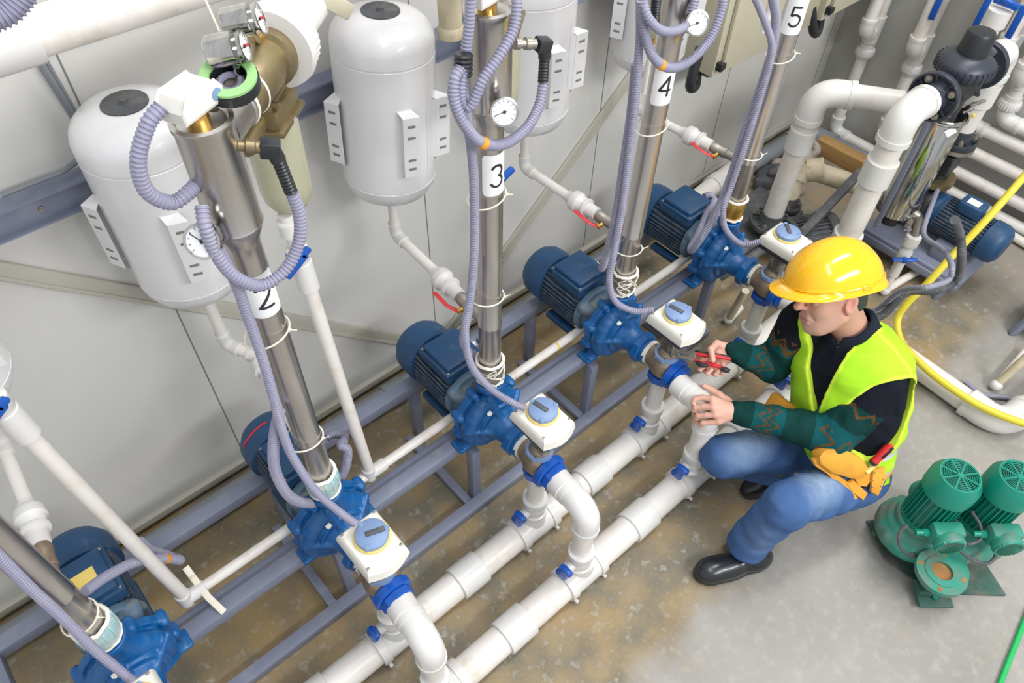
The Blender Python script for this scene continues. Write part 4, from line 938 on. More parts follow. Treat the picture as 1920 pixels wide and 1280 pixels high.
for k, (px, x) in enumerate((((1758, 8), 3.86), ((1842, 22), 3.86), ((1905, 42), 3.86))):
    p = at(px, 'x', x); m = MB(); m.box(p, (.016, .030, .15), bev=.006, ax=(A(1, 0, 0), A(0, 1, 0), A(0, 0, 1))); m.box(p+A(.02, 0, .05), (.04, .026, .03), bev=.005)
    o = thing('wall_valve', 'x', 'valve', p); obj('handle', m, 'valveblue', o); b_ = MB(); b_.cyl(p+A(.03, 0, .05), p+A(.09, 0, .05), .03, seg=20); obj('valve_body', b_, 'pvcfit', o); tag(o, ['long blue valve handle on end wall, leftmost of three', 'long blue valve handle on end wall, middle of three', 'long blue valve handle on end wall, rightmost of three'][k], 'valve', 'blue handles on the end wall')
p = at((1888, 6), 'x', 3.7); m = MB(); m.box(p, (.03, .11, .03), bev=.01); m.ell(p+A(-.005, .0, .012), (.02, .03, .015)); t = thing('valve_pipe', 'stubby white pipe with blue wing handle at the top right corner', 'valve', (3.7, p[1], .3)); obj('handle', m, 'valveblue', t); b_ = A(3.7, p[1]+.01, p[2]-.03)
obj('socket', MB().cyl(b_, b_-A(0, 0, .07), .05, seg=24), 'pvcfit', t); obj('pipe', MB().cyl(b_-A(0, 0, .07), b_-A(0, 0, .42), .036, seg=24), 'pvc', t)
# thin pipe on the end wall floor, behind the blue motor
m = MB(); m.cyl((3.93, .62, .03), (3.80, -1.0, .03), .022); o = obj('floor_tube', m, 'pvc'); tag(o, 'thin white pipe on floor right of the right-hand blue motor', 'pipe')
# ------------------------------------------------------------------ filter column, black valve and two tall pipes
YA = .845
def flange(t, c, d, R=.092, h=.028, hub=.056, mt='blackg', nb=4, rot=.6, name='flange', hl=.045):
    c = A(*c); d = nrm(d); a, b, _ = frame(d)
    m = MB(); m.lathe(c, d, [(0, R*.98), (.003, R), (h-.003, R), (h, R*.98), (h, R*.90), (h*.6, R*.86), (h*.6, hub*1.15), (h, hub), (h+hl, hub*.96), (h+hl, hub*.8)], 40)
    for k in range(nb*2):
        q = rot+2*PI*(k+.5)/(nb*2); e = math.cos(q)*a+math.sin(q)*b; m.box(c+d*h*.8+e*(R*.78), (R*.34, .006, h*.5), (e, np.cross(d, e), d), 0)
    f = obj(name, m, mt, t)
    for k in range(nb):
        q = rot+2*PI*k/nb; e = math.cos(q)*a+math.sin(q)*b; bb = MB(); bb.cyl(c+d*h*.5+e*R*.76, c+d*(h+.004)+e*R*.76, .014, seg=14); bolt(bb, c+d*(h+.004)+e*R*.76, d, .010, .010); obj('bolt', bb, 'dullsteel', f)
    return f
zf = 1.065
t = thing('tall_pipe', 'thick white pipe with glossy elbow, rising to the left black flange', 'pipe', (2.70, YA, 0))
pipe_run(t, [(2.845, YA+.005, zf), (2.70, YA+.01, zf), (2.70, YA+.01, .06)], .050, .095, over=1.2, cuffs=[((2.70, YA+.01, .86), (2.70, YA+.01, .75)), ((2.70, YA+.01, .49), (2.70, YA+.01, .38)), ((2.70, YA+.01, .27), (2.70, YA+.01, .12))])
t = thing('tall_pipe', 'thick white pipe with glossy elbow, dropping from right black flange', 'pipe', (3.40, YA, .6))
pipe_run(t, [(3.30, YA-.01, zf), (3.42, YA-.015, zf), (3.42, YA-.015, .66)], .050, .085, over=1.2, cuffs=[((3.42, YA-.015, .93), (3.42, YA-.015, .83))])
t = thing('diaphragm_valve', 'black plastic valve with ribbed bonnet between two large flanges', 'valve', (3.07, YA, .95))
flange(t, (2.895, YA, zf), (-1, 0, 0), .094); flange(t, (3.235, YA-.006, zf), (1, 0, 0), .094)
s = SDF((2.88, YA-.11, zf-.14), (3.25, YA+.11, zf+.14), .006)
s.cap((2.89, YA, zf), (3.24, YA, zf), .056, k=0).ell((3.065, YA, zf), (.085, .085, .08), k=.03).cap((3.065, YA, zf-.02), (3.065, YA, zf-.12), .06, k=.02)
for k in range(8):
    a = 2*PI*k/8; s.cap((3.065+.06*math.cos(a), YA+.06*math.sin(a), zf+.02), (3.065+.09*math.cos(a), YA+.09*math.sin(a), zf-.02), .010, k=.008)
obj('valve_body', sdf_mb(s), 'black', t, angle=0)
m = MB(); m.lathe((3.065, YA, zf+.035), (0, 0, 1), [(0, .10), (.01, .108), (.035, .108), (.055, .095), (.075, .07), (.08, .05)], 48)
for k in range(30):
    a = 2*PI*k/30; e = A(math.cos(a), math.sin(a), 0); m.box(A(3.065, YA, zf+.06)+e*.102, (.016, .005, .04), (e, A(-e[1], e[0], 0), A(0, 0, 1)), .001)
obj('bonnet', m, 'blackg', t)
m = MB(); m.lathe((3.065, YA, zf+.11), (0, 0, 1), [(0, .05), (.004, .056), (.075, .052), (.085, .046), (.088, .03)], 24); obj('knob', m, 'black', t)
m = MB(); nut(m, (3.14, YA-.03, zf+.09), (.4, -.4, 1), .022, .03); obj('plug', m, 'greyd', t)
# steel filter column under it
t = thing('filter_column', 'shiny steel filter cylinder leaning column under the black valve', 'filter', (3.06, YA-.02, .40))
obj('cylinder', MB().lathe((3.06, YA-.015, .43), (0, 0, 1), [(0, .07), (.012, .084), (.50, .084), (.505, .080)], 48), 'chrome', t)
m = MB(); m.torus((3.06, YA-.015, .925), (0, 0, 1), .087, .008, 40, 8); m.box((3.16, YA-.06, .925), (.10, .02, .03), bev=.004); m.tube([(3.17, YA-.05, .93), (3.25, YA-.08, .94)], .008, 8); cl = obj('clamp', m, 'chrome', t)
m = MB(); m.box((3.12, YA-.10, .935), (.014, .014, .014), bev=.003); obj('clamp_tag', m, 'yring', cl)
n = nrm(A(-.62, -.78, .0)); m = MB(); m.box(A(3.06, YA-.015, .90)+n*.086, (.0015, .038, .038), (n, nrm(A(.78, -.62, .9)), nrm(np.cross(n, nrm(A(.78, -.62, .9))))), 0); obj('sticker', m, 'paper', t)
m = MB(); m.cyl((3.06, YA-.015, .435), (3.06, YA-.015, .37), .05, .04, seg=24); obj('sump', m, 'black', t)
m = MB(); m.cyl((3.045, YA-.10, .455), (3.045, YA-.10, .39), .018, seg=12); m.box((3.035, YA-.09, .465), (.04, .02, .006), bev=.001); obj('drain_lug', m, 'chrome', t)
obj('backing_channel', MB().box((2.972, YA-.0, .66), (.010, .022, .58), bev=.002), 'rail', t)
# drain with elbow, blue wing valve and slim pipe to the floor
t = thing('drain_line', 'slim white pipe with blue wing valve under the steel filter column', 'pipe', (3.05, .69, 0))
P = [at((1692, 398), 'x', 3.06), at((1722, 405), 'x', 3.09), at((1722, 418), 'x', 3.085), at((1715, 440), 'x', 3.08)]
q, cs = fillet([P[0], P[1]+A(0, 0, .01), P[3]], .05); obj('elbow', MB().tube(q, .020, 14), 'dullsteel', t)
m = MB(); m.torus((P[0]+P[1])/2, P[1]-P[0], .020, .004, 20, 6); obj('ferrule', m, 'dullsteel', t)
f0 = A(3.055, .695, .03); up = P[3]; d = nrm(up-f0); L_ = np.linalg.norm(up-f0)
obj('pipe', MB().tube([f0, up-d*.17], .0165, 16), 'pvc', t); obj('coupling', MB().cyl(up-d*.235, up-d*.155, .024, seg=16), 'pvcfit', t)
m = MB(); m.lathe(up-d*.16, d, [(0, .02), (.01, .022), (.02, .03), (.075, .03), (.085, .022), (.10, .022), (.105, .034), (.14, .036), (.155, .034), (.16, .024)], 20); obj('valve_body', m, 'pvcfit', t)
hc = up-d*.115+A(-.03, -.02, .0); m = MB()
for s_ in (-1, 1): m.tube([hc, hc+A(.02*s_, -.02*s_, .002), hc+A(.045*s_, -.035*s_, .004)], [.012, .012, .009], 10, flat=(1, .7))
m.ell(hc, .016, seg=12); obj('handle', m, 'valveblue', t)
q, cs = fillet([f0+A(0, 0, .08), f0, at((1722, 507), 'z', .03)], .03); obj('foot_pipe', MB().tube([f0, at((1722, 507), 'z', .03)], .019, 14), 'pvc', t); obj('foot_elbow', MB().ell(f0, .026, seg=16), 'pvcfit', t)
# second tall pipe group by the wall: horizontal run and flange
t = thing('tall_pipe', 'white pipe from dark floor flange, bending toward the steel filter column', 'pipe', (2.80, 1.28, .1))
tp = at((1534, 170), 'z', .90); bt = A(tp[0], tp[1], .20); e2 = at((1690, 192), 'z', .905)
pipe_run(t, [e2, tp, bt], .0475, .09, over=1.2, cuffs=[((tp[0], tp[1], .72), (tp[0], tp[1], .61))])
flange(t, (tp[0], tp[1], .175), (0, 0, 1), .10, mt='greyd', rot=.2)
# old stained pipe, grey pump, timber, rubble in the corner
t = thing('old_pipe', 'yellow-stained old pipe bending low beside the timber', 'pipe', (3.1, 1.3, .1))
oc = [at((1478, 372), 'z', .18), at((1500, 322), 'z', .33), at((1530, 318), 'z', .33), at((1622, 352), 'z', .30)]
q, cs = fillet([oc[0], oc[1]+A(.04, .02, .0), oc[3]], .11); obj('pipe', MB().tube(q, .047, 20), 'oldpvc', t)
for k, w_ in ((3, .05), (len(q)-3, .05)):
    pass
for f_ in (.22, .62):
    i_ = int(f_*len(q)); obj('coupling', MB().cyl(q[i_], q[i_]+nrm(q[i_+1]-q[i_])*.08, .057, seg=20), 'oldpvc', t)
flange(t, oc[0]-A(0, 0, .05), (0, 0, 1), .075, mt='greyd', hub=.05)
t = thing('grey_pump', 'dusty dark grey pump motor on floor behind the rightmost switch box', 'pump', (2.75, 1.2, 0))
gp = at((1478, 440), 'z', .13); ge = at((1545, 400), 'z', .13)
motor_parts(t, at((1478, 452), 'z', .13), ge-gp+A(0, -.12, 0), .115, .24, 'greyd', 'greyd')
m = MB(); m.box(A(2.86, 1.38, .06), (.55, .28, .12), bev=.01); obj('base', m, 'greyd', t)
m = MB(); m.beam((2.66, 1.06, .27), (3.30, 1.12, .36), .04, .03); o = obj('steel_bar', m, 'greyd'); tag(o, 'dark steel bar sloping over the grey motor in the corner', 'bar')
m = MB(); m.tube(catmull([(2.42, 1.22, .12), (2.52, 1.17, .2), (2.66, 1.16, .2), (2.8, 1.12, .12)], 8), .022, 10); o = obj('black_hose', m, 'greyd'); tag(o, 'dark grey hose arching beside the rightmost blue pump', 'hose')
w0 = at((1535, 268), 'z', .15); w1 = at((1652, 330), 'z', .15)
m = MB(); m.beam(w0, w1, .075, .09, bev=.004); o = obj('timber_block', m, 'wood'); tag(o, 'yellow pine timber lying in the corner by the grey pipe', 'timber')
for k, (px, r_, lab) in enumerate((((1478, 330), (.08, .07, .06), 'largest pale lump of broken concrete left of the timber'), ((1440, 332), (.09, .06, .05), 'dark flat lump of concrete behind the rightmost riser'), ((1508, 302), (.06, .06, .09), 'pale lump of concrete touching the timber end'))):
    c = at(px, 'z', .05); s = SDF(c-.2, c+.2, .012); s.ell(c, r_, k=0)
    for j in range(6): s.ell(c+A(*(np.random.rand(3)-.5))*.16, tuple(np.array(r_)*.6), k=.01)
    s.disp(noise_disp(.014, 45, k))
    o = obj('concrete_lump', sdf_mb(s), 'rock' if k != 1 else 'greyd', angle=20); tag(o, lab, 'rubble')
t = thing('corner_pipe', 'white pipe lying low between the rightmost motor and the corner', 'pipe', (2.9, 1.6, 0)); c0 = at((1300, 378), 'z', .1); c1 = at((1375, 318), 'z', .1)
obj('pipe', MB().cyl(c0, c0+(c1-c0)*1.0, .05), 'pvc', t); obj('coupling', MB().cyl(c0+(c1-c0)*.45, c0+(c1-c0)*.62, .058), 'pvcfit', t)
# ------------------------------------------------------------------ right-hand blue pump on its own base
t = thing('side_pump', 'blue pump with dark flange and motor on a grey base, right of filter', 'pump', (3.38, .7, 0))
flange(t, (3.42, YA-.015, .635), (0, 0, 1), .088)
obj('flange_ring', MB().cyl((3.42, YA-.015, .615), (3.42, YA-.015, .634), .090, seg=36), 'dullsteel', t)
s = SDF((3.28, .70, .14), (3.56, .98, .63), .007)
s.cap((3.42, YA-.015, .30), (3.42, YA-.015, .62), .05, .045, k=0).put(f_cyl((3.42, YA-.01, .30), (0, 1, 0), .115, .06, .02), (3.3, .75, .18), (3.54, .92, .42), .02).put(f_box((3.42, YA-.015, .54), (.06, .05, .05)), (3.35, .77, .48), (3.49, .9, .6), .01)
obj('pump_body', sdf_mb(s), 'black', t, angle=0)
obj('pump_flange', MB().cyl((3.42, YA-.015, .425), (3.42, YA-.015, .455), .085, seg=32), 'brass', t)
motor_parts(t, (3.42, .73, .29), (-.03, -1, 0), .090, .32)
obj('adapter', MB().cyl((3.42, .79, .29), (3.42, .72, .29), .085, .088, seg=28), 'motor', t)
m = MB(); m.box((3.405, .62, .400), (.095, .11, .06), bev=.012); tb = obj('terminal_box', m, 'motor', t)
m = MB(); m.box((3.395, .62, .4315), (.045, .055, .002), bev=0); obj('nameplate', m, 'paper', tb)
m = MB(); m.box((3.37, .72, .10), (.30, .52, .04), bev=.004); m.box((3.245, .72, .125), (.03, .52, .03), bev=.004); m.box((3.50, .72, .125), (.03, .52, .03), bev=.004); m.box((3.40, .60, .16), (.16, .14, .10), bev=.01); obj('base', m, 'rail', t)
for x_, y_ in ((3.25, .95), (3.50, .95), (3.25, .50), (3.50, .50)): obj('foot', MB().beam((x_, y_, .09), (x_-.02, y_+.02, .0), .03, .03), 'rail', t)
m = MB(); m.tube([at((1718, 352), 'x', 3.3), at((1735, 354), 'x', 3.3)], .010, 8); obj('red_lever', m, 'red', t)
m = MB(); m.cyl(at((1722, 395), 'x', 3.28), at((1735, 355), 'x', 3.3), .009, seg=8); obj('vent_cock', m, 'chrome', t)
for pts, r_, lab, mt in (([(1762, 345, .80), (1745, 390, .72), (1732, 430, .66), (1738, 448, .60), (1770, 470, .50), (1785, 500, .42), (1778, 525, .40), (1740, 538, .42), (1690, 545, .50), (1645, 580, .56), (1610, 585, .60)], .011, 'grey hose from right-hand pump curving along the floor to the worker', 'hosed'),
        ([(1678, 398, .82), (1685, 415, .80), (1705, 430, .72)], .010, 'thin grey hose under the steel filter column', 'hosed'),
        ([(1790, 412, .50), (1800, 440, .48), (1803, 475, .44), (1800, 510, .42), (1785, 532, .42), (1750, 545, .44), (1700, 548, .50), (1655, 590, .52), (1610, 600, .56)], .017, 'black corrugated cable sleeve from the right-hand motor to the floor', 'greyd')):
    P = [at(p[:2], 'y', p[2]) for p in pts]; P = [A(p[0], p[1], max(p[2], r_+.002)) for p in P]
    P = [(at(pp[:2], 'z', r_+.002) if p[2] <= r_+.003 else p) for p, pp in zip(P, pts)]
    m = MB(); conduit(m, P, r_, .009); o = obj('corrugated_hose', m, mt); tag(o, lab, 'hose')
# partly visible blue pump at the right edge
t = thing('side_pump', 'blue pump motor cut by the right edge on a grey base', 'pump', (3.4, .1, 0))
motor_parts(t, (3.42, -.06, .24), (-.02, 1, 0), .095, .30)
m = MB(); m.box((3.42, -.05, .09), (.24, .44, .04), bev=.004); obj('base', m, 'rail', t)
for x_, y_ in ((3.31, .15), (3.52, .15), (3.31, -.24), (3.52, -.24)): obj('foot', MB().beam((x_, y_, .08), (x_-.02, y_+.02, .0), .03, .03), 'rail', t)
g0 = at((1868, 722), 'z', .03); t = thing('drain_line', 'slim stained pipe rising at the right edge below the blue motor', 'pipe', g0)
obj('pipe', MB().cyl(g0, A(3.2, .04, .55)*1.0+A(.0, -.03, 0), .018), 'oldpvc', t); obj('foot_pipe', MB().cyl(g0, at((1925, 655), 'z', .03), .015), 'pvc', t); obj('foot_elbow', MB().ell(g0, .026, seg=16), 'pvcfit', t)
for pts, lab in (([(1808, 715), (1840, 738), (1885, 745), (1930, 752)], 'grey hose on floor behind the fat white floor pipe, upper one'), ([(1805, 728), (1850, 752), (1890, 765), (1930, 768)], 'grey hose on floor behind the fat white floor pipe, lower one')):
    m = MB(); conduit(m, [at(p, 'z', .014) for p in pts], .012, .009); o = obj('corrugated_hose', m, 'hosed'); tag(o, lab, 'hose')
# yellow hose
m = MB(); P = [at((x, y), 'z', z) for x, y, z in ((2060, 170, 1.0), (1990, 250, .88), (1925, 325, .75), (1860, 400, .62), (1790, 475, .46), (1735, 535, .33), (1700, 570, .24), (1683, 600, .17), (1690, 640, .135), (1730, 685, .132), (1780, 725, .132), (1840, 762, .132), (1900, 787, .14), (1960, 805, .15))]
m.tube(catmull(P, 12), .0155, 14); o = obj('water_hose', m, 'yhose'); tag(o, 'yellow rubber hose sweeping down onto the floor pipe', 'hose')
# ================================================================== THE WORKER
HC = A(1.85, .551, .924); HF = nrm(A(-.818, .565, -.108)); HL = A(-.552, -.716, .427); HL = nrm(HL-HF*np.dot(HL, HF)); HF, HL = HF*.985+HL*.174, HL*.985-HF*.174; HU = np.cross(HF, HL)
hp = lambda f, l, u: HC+HF*f+HL*l+HU*u
HAX = (HF, HL, HU)
N_ = A(1.912, .452, .775); PV = A(1.865, .262, .285)
LSH = A(1.868, .305, .705); RSH = A(1.862, .605, .735)
LEL = at((1562, 814), 'z', .515); LWR = at((1386, 773), 'z', .52); REL = at((1450, 684), 'z', .55); RWR = at((1378, 660), 'z', .598)
LHP = A(1.835, .195, .275); RHP = A(1.885, .335, .285)
LKN = at((1476, 948), 'z', .40); RKN = A(1.545, .552, .30); LAN = A(1.465, .312, .09); RAN = A(1.77, .42, .12)
worker = thing('person', 'crouching man in yellow helmet, lime safety vest and blue jeans', 'person', (1.75, .3, 0))
sk = SDF((1.38, .08, .0), (2.06, .92, 1.10), .004)
# head
sk.ell(hp(-.005, 0, .025), (.098, .077, .105), HAX, k=0)
sk.ell(hp(.032, 0, -.055), (.066, .058, .070), HAX, k=.03)
sk.ell(hp(.066, 0, -.098), (.026, .026, .022), HAX, k=.02)
for s_ in (-1, 1):
    sk.ell(hp(.058, .036*s_, -.025), (.028, .024, .026), HAX, k=.02)      # cheek
    sk.cap(hp(.0, .058*s_, -.06), hp(.055, .028*s_, -.095), .016, k=.025)  # jaw line
    sk.cap(hp(.082, .012*s_, .022), hp(.078, .045*s_, .020), .010, k=.012) # brow
    sk.ell(hp(.088, .030*s_, .002), (.012, .016, .010), HAX, k=.008, op='s')
    sk.ell(hp(.080, .030*s_, .001), (.0125, .0135, .0115), HAX, k=.003)
    sk.ell(hp(.100, .011*s_, -.022), (.009, .008, .007), HAX, k=.006)
    ea = (nrm(HF*.94+HU*.25), HL, nrm(HU*.94-HF*.25))
    sk.ell(hp(-.012, .079*s_, -.010), (.021, .010, .034), ea, k=.005); sk.ell(hp(-.004, .089*s_, -.006), (.013, .009, .023), ea, k=.003, op='s'); sk.ell(hp(-.006, .078*s_, -.037), (.009, .007, .009), HAX, k=.005)
sk.cap(hp(.090, 0, .020), hp(.118, 0, -.016), .009, .0135, k=.008)
sk.cap(hp(.094, -.018, -.054), hp(.094, .018, -.054), .0075, k=.006); sk.cap(hp(.092, -.015, -.069), hp(.092, .015, -.069), .0085, k=.006)
sk.cap(hp(.101, -.018, -.0615), hp(.101, .018, -.0615), .0034, k=.003, op='s')
for s_ in (-1, 1): sk.cap(hp(.098, .020*s_, -.028), hp(.082, .034*s_, -.058), .003, k=.008, op='s')
sk.cap(hp(-.035, 0, -.05), N_+A(0, 0, -.01), .054, .060, k=.03)
# trunk, limbs (under the clothes)
sk.cap(N_-A(0, 0, .05), (PV+N_)/2, .075, .095, k=.03).cap((PV+N_)/2, PV, .095, .10, k=.03)
for a, b, c in ((LSH, LEL, LWR), (RSH, REL, RWR)):
    sk.cap(N_-A(0, 0, .06), a, .05, .045, k=.03).cap(a, b, .046, .038, k=.02).cap(b, c, .038, .027, k=.02)
for a, b, c in ((LHP, LKN, LAN), (RHP, RKN, RAN)):
    sk.cap(a, b, .075, .05, k=.03).cap(b, c, .05, .035, k=.02)
Z = lambda p: at(p[:2], 'z', p[2])
def hand(wr, palm, fingers, thumb):
    wr = Z(wr)
    for f in fingers:
        P = [Z(q) for q in f]; sk.cap(wr, P[0], .021, .0125, k=.014)
        rr = (.0105, .0095, .0085, .0075)
        for i in range(len(P)-1): sk.cap(P[i], P[i+1], rr[i], rr[i+1], k=.003)
    for q in palm: sk.ell(Z(q), (.026, .026, .019), k=.015)
    P = [Z(q) for q in thumb]; sk.cap(wr, P[0], .02, .017, k=.012)
    for i in range(len(P)-1): sk.cap(P[i], P[i+1], (.0165, .013, .0115)[i], (.013, .0115, .009)[i], k=.006)
XE = XS[3]-.034
def onpipe(px, r, over=.043):
    "first point on the photo ray that touches the gripped elbow pipe, r above it"
    d = RC @ np.array([(px[0]-960)/FPX, -(px[1]-640)/FPX, -1.0]); d = d/np.linalg.norm(d)
    S_ = [A(XE+.012, .80, .486), A(XE+.002, .70, .494), A(XE, .665, .488), A(XE, .648, .465), A(XE, .645, .43), A(XE, .645, .25)]
    best = (9, None)
    for t in np.arange(2.3, 3.1, .002):
        p = C0+d*t; m_ = min(float(f_cap(S_[i], S_[i+1], 0, 0)(p[None])[0]) for i in range(5))
        if m_ <= over+r: return p
        if m_ < best[0]: best = (m_, p)
    return best[1]
def hand2(wr, fingers, thumb):
    wr = Z(wr)
    for f in fingers:
        P = [onpipe(q, .010+lift) for q, lift in zip(f[0], (.014, .002, .0, -.002))]; e = P[-1]; ax_ = A(XE, .645, e[2]); v = e-ax_; c_, s_ = math.cos(.5), math.sin(.5)
        P.append(ax_+A(v[0]*c_+v[1]*s_, -v[0]*s_+v[1]*c_, -.006))
        sk.cap(wr, P[0], .021, .0135, k=.014); rr = (.0118, .0105, .0098, .0090, .0085, .008)
        for i in range(len(P)-1): sk.cap(P[i], P[i+1], rr[i], rr[i+1], k=.003)
    P = [onpipe(q, .012) for q in thumb]; sk.cap(wr, P[0], .02, .017, k=.012)
    for i in range(len(P)-1): sk.cap(P[i], P[i+1], (.0165, .013, .0115)[i], (.013, .0115, .009)[i], k=.006)
hand2((1380, 771, .525), [[[(1336, 748), (1318, 745), (1303, 748), (1300, 754)]], [[(1337, 763), (1319, 762), (1304, 764), (1301, 769)]], [[(1342, 777), (1325, 778), (1309, 779), (1306, 784)]], [[(1348, 789), (1334, 791), (1318, 792), (1314, 797)]]], [(1362, 752), (1348, 740), (1335, 731), (1320, 723)])
hand((1374, 660, .598), [(1352, 664, .580), (1345, 655, .588)],
     [[(1322, 670, .552), (1309, 686, .562), (1313, 692, .580), (1320, 687, .592)], [(1334, 676, .550), (1323, 695, .560), (1327, 700, .580), (1334, 693, .594)],
      [(1346, 680, .552), (1338, 699, .562), (1342, 702, .582), (1348, 695, .596)], [(1357, 680, .556), (1351, 697, .566), (1354, 699, .582), (1359, 692, .596)]],
     [(1360, 651, .602), (1344, 644, .616), (1333, 655, .634), (1337, 675, .630)])
def skin_col(V):
    c = np.tile(A(.56, .31, .215), (len(V), 1)); q = V-HC; f, l, u = q@HF, q@HL, q@HU
    def blend(m, col, a): m = np.clip(m, 0, 1)[:, None]*a; c[:] = c*(1-m)+A(*col)*m
    blend(1.4-np.sqrt(((f-.1)/.035)**2+(l/.022)**2+((u+.02)/.03)**2), (.68, .28, .22), .5)           # nose
    blend(1.5-np.sqrt(((np.abs(l)-.080)/.02)**2+((f+.012)/.03)**2+((u+.01)/.035)**2), (.68, .27, .21), .6)  # ears
    blend(1.3-np.sqrt(((f-.097)/.02)**2+(l/.026)**2+((u+.061)/.012)**2), (.42, .13, .11), .8)       # lips
    blend((f > .02)*(u < -.035)*(u > -.12)*1.0, (.42, .30, .26), .22)                                 # stubble
    blend(1.4-np.sqrt(((f-.092)/.018)**2+((np.abs(l)-.030)/.022)**2+((u-.020)/.0055)**2), (.05, .04, .04), .9)  # eyebrow
    blend(1.3-np.sqrt(((f-.092)/.010)**2+((np.abs(l)-.030)/.014)**2+((u-.001)/.0045)**2), (.07, .04, .035), .9)  # closed lids, lashes
    h = (V[:, 0] < 1.72) & (V[:, 2] < .68)
    c[h] = c[h]*.4+A(.74, .42, .33)*.6
    return c
obj('body', sdf_mb(sk, skin_col), 'skin', worker, angle=0)
# hair
hs = SDF(HC-.14, HC+.14, .005)
hs.ell(hp(-.014, 0, .022), (.100, .083, .105), HAX, k=0); hs.ell(hp(-.07, 0, -.035), (.035, .055, .035), HAX, k=.02)
hs.put(f_box(hp(.075, 0, 0), (.075, .2, .2), HAX), HC-.16, HC+.16, 0, 's'); 
for s_ in (-1, 1): hs.ell(hp(-.008, .085*s_, -.012), (.024, .02, .036), HAX, k=0, op='s')
hs.put(f_box(hp(.05, 0, -.13), (.10, .2, .10), HAX), HC-.16, HC+.16, 0, 's')
obj('hair', sdf_mb(hs), 'hair', worker, angle=0)
# sweater
sw = SDF((1.40, .08, .26), (2.09, .78, .90), .0048)
UP = nrm(N_-PV); LAT = nrm(A(.03, 1, 0)-UP*np.dot(A(.03, 1, 0), UP)); FWD = nrm(np.cross(LAT, UP)); FWD = FWD if FWD[0] < 0 else -FWD
HT = float(np.linalg.norm(N_-PV))
def torso(grow=0., g2=0.):
    def f(P):
        q = P-PV.astype(np.float32); u = q@UP.astype(np.float32); l = q@LAT.astype(np.float32); d = q@FWD.astype(np.float32)
        t = np.clip(u/HT, -.15, 1.02)
        wl = .135+.045*np.sin(np.clip(t, 0, 1)*2.4)-.06*np.clip((t-.86)/.16, 0, 1)+grow+g2*np.sin(u*60+l*14)*.3
        wd = .115+.015*np.sin(np.clip(t, 0, 1)*2.6)-.035*np.clip((t-.82)/.2, 0, 1)+grow
        k0 = np.sqrt((l/wl)**2+((d)/wd)**2); r = (k0-1)*np.minimum(wl, wd)
        cap = np.maximum(u-HT*1.0, -u-.06)
        return np.maximum(r, cap)
    return f
TB = (PV-.28, N_+.26)
sw.put(torso(), TB[0], TB[1], 0)
sw.cap(N_-UP*.045-LAT*.05, LSH, .06, .066, k=.03).cap(N_-UP*.045+LAT*.05, RSH, .06, .064, k=.03)
sw.cap(LSH, LEL, .069, .068, k=.02).cap(LEL, LWR, .068, .041, k=.02).cap(RSH, REL, .067, .058, k=.02).cap(REL, RWR+nrm(REL-RWR)*.0, .058, .040, k=.02)
sw.ell(LEL+A(-.01, -.0, -.015), (.068, .07, .062), k=.02)
sw.disp(noise_disp(.004, 60, 1))
for wr, el in ((LWR, LEL), (RWR, REL)):
    d = nrm(wr-el); sw.cap(wr-d*.01, wr+d*.006, .036, .031, k=.006)
def sw_col(V):
    c = np.tile(A(.010, .012, .019), (len(V), 1)); dk = A(.006, .045, .040)
    def seg(a, b):
        ba = b-a; L = np.linalg.norm(ba); t = ((V-a)@ba)/(L*L); r = V-a-np.clip(t, 0, 1)[:, None]*ba; aa, bb, _ = frame(ba); return t*L, L, np.arctan2(r@bb, r@aa), np.linalg.norm(r, axis=1)
    tri = lambda x: 2*np.abs(x-np.floor(x+.5))*2-1
    for wr, el, sh in ((LWR, LEL, LSH), (RWR, REL, RSH)):
        t, L, an, rr = seg(wr, el); t2, L2, an2, rr2 = seg(el, sh); up = rr2 < rr
        s = np.where(up, L+t2, t); ang = np.where(up, an2, an); near = np.minimum(rr, rr2) < .085
        lim = L+L2*.62
        m = near & (s < lim); c[m] = dk
        m2 = near & (s < lim) & ((np.abs(s-.30*1.0) < .065) | (np.abs(s-.09) < .05)); c[m2] = A(.006, .085, .095)
        for s0, amp, n, w_ in ((.075, .020, 6, .0055), (.105, .020, 6, .0045), (.275, .022, 6, .006), (.315, .022, 6, .005), (L+L2*.55, .015, 6, .006)):
            z = near & (s < lim+.03) & (np.abs(s-s0-amp*tri(ang*n/(2*PI))) < w_); c[z] = A(.12, .062, .018)
    return c
obj('sweater', sdf_mb(sw, sw_col), 'sweater', worker, angle=0)
nd = nrm(hp(-.035, 0, -.05)-N_); cs_ = SDF(N_-.13, N_+.15, .0045); cb = N_-nd*.02
cs_.put(f_cyl(cb+nd*.03, nd, .082, .045, .015), N_-.12, N_+.14, 0); cs_.ell(N_-nd*.03, (.10, .11, .05), k=.03)
cs_.put(f_cyl(cb+nd*.09, nd, .066, .07, .002), N_-.12, N_+.2, 0, 's'); cs_.put(f_cap(N_+FWD*.1+nd*.09, N_+FWD*.07-nd*.0, .03, .006), N_-.1, N_+.2, .01, 's'); cs_.disp(noise_disp(.002, 60, 4))
obj('collar', sdf_mb(cs_), 'navy', worker, angle=0)
m = MB(); z0 = N_+FWD*.088+UP*-.02; m.tube([z0+UP*.03, z0+FWD*.01-UP*.05, z0+FWD*.03-UP*.14], .004, 6); obj('zip', m, 'greyd', worker)
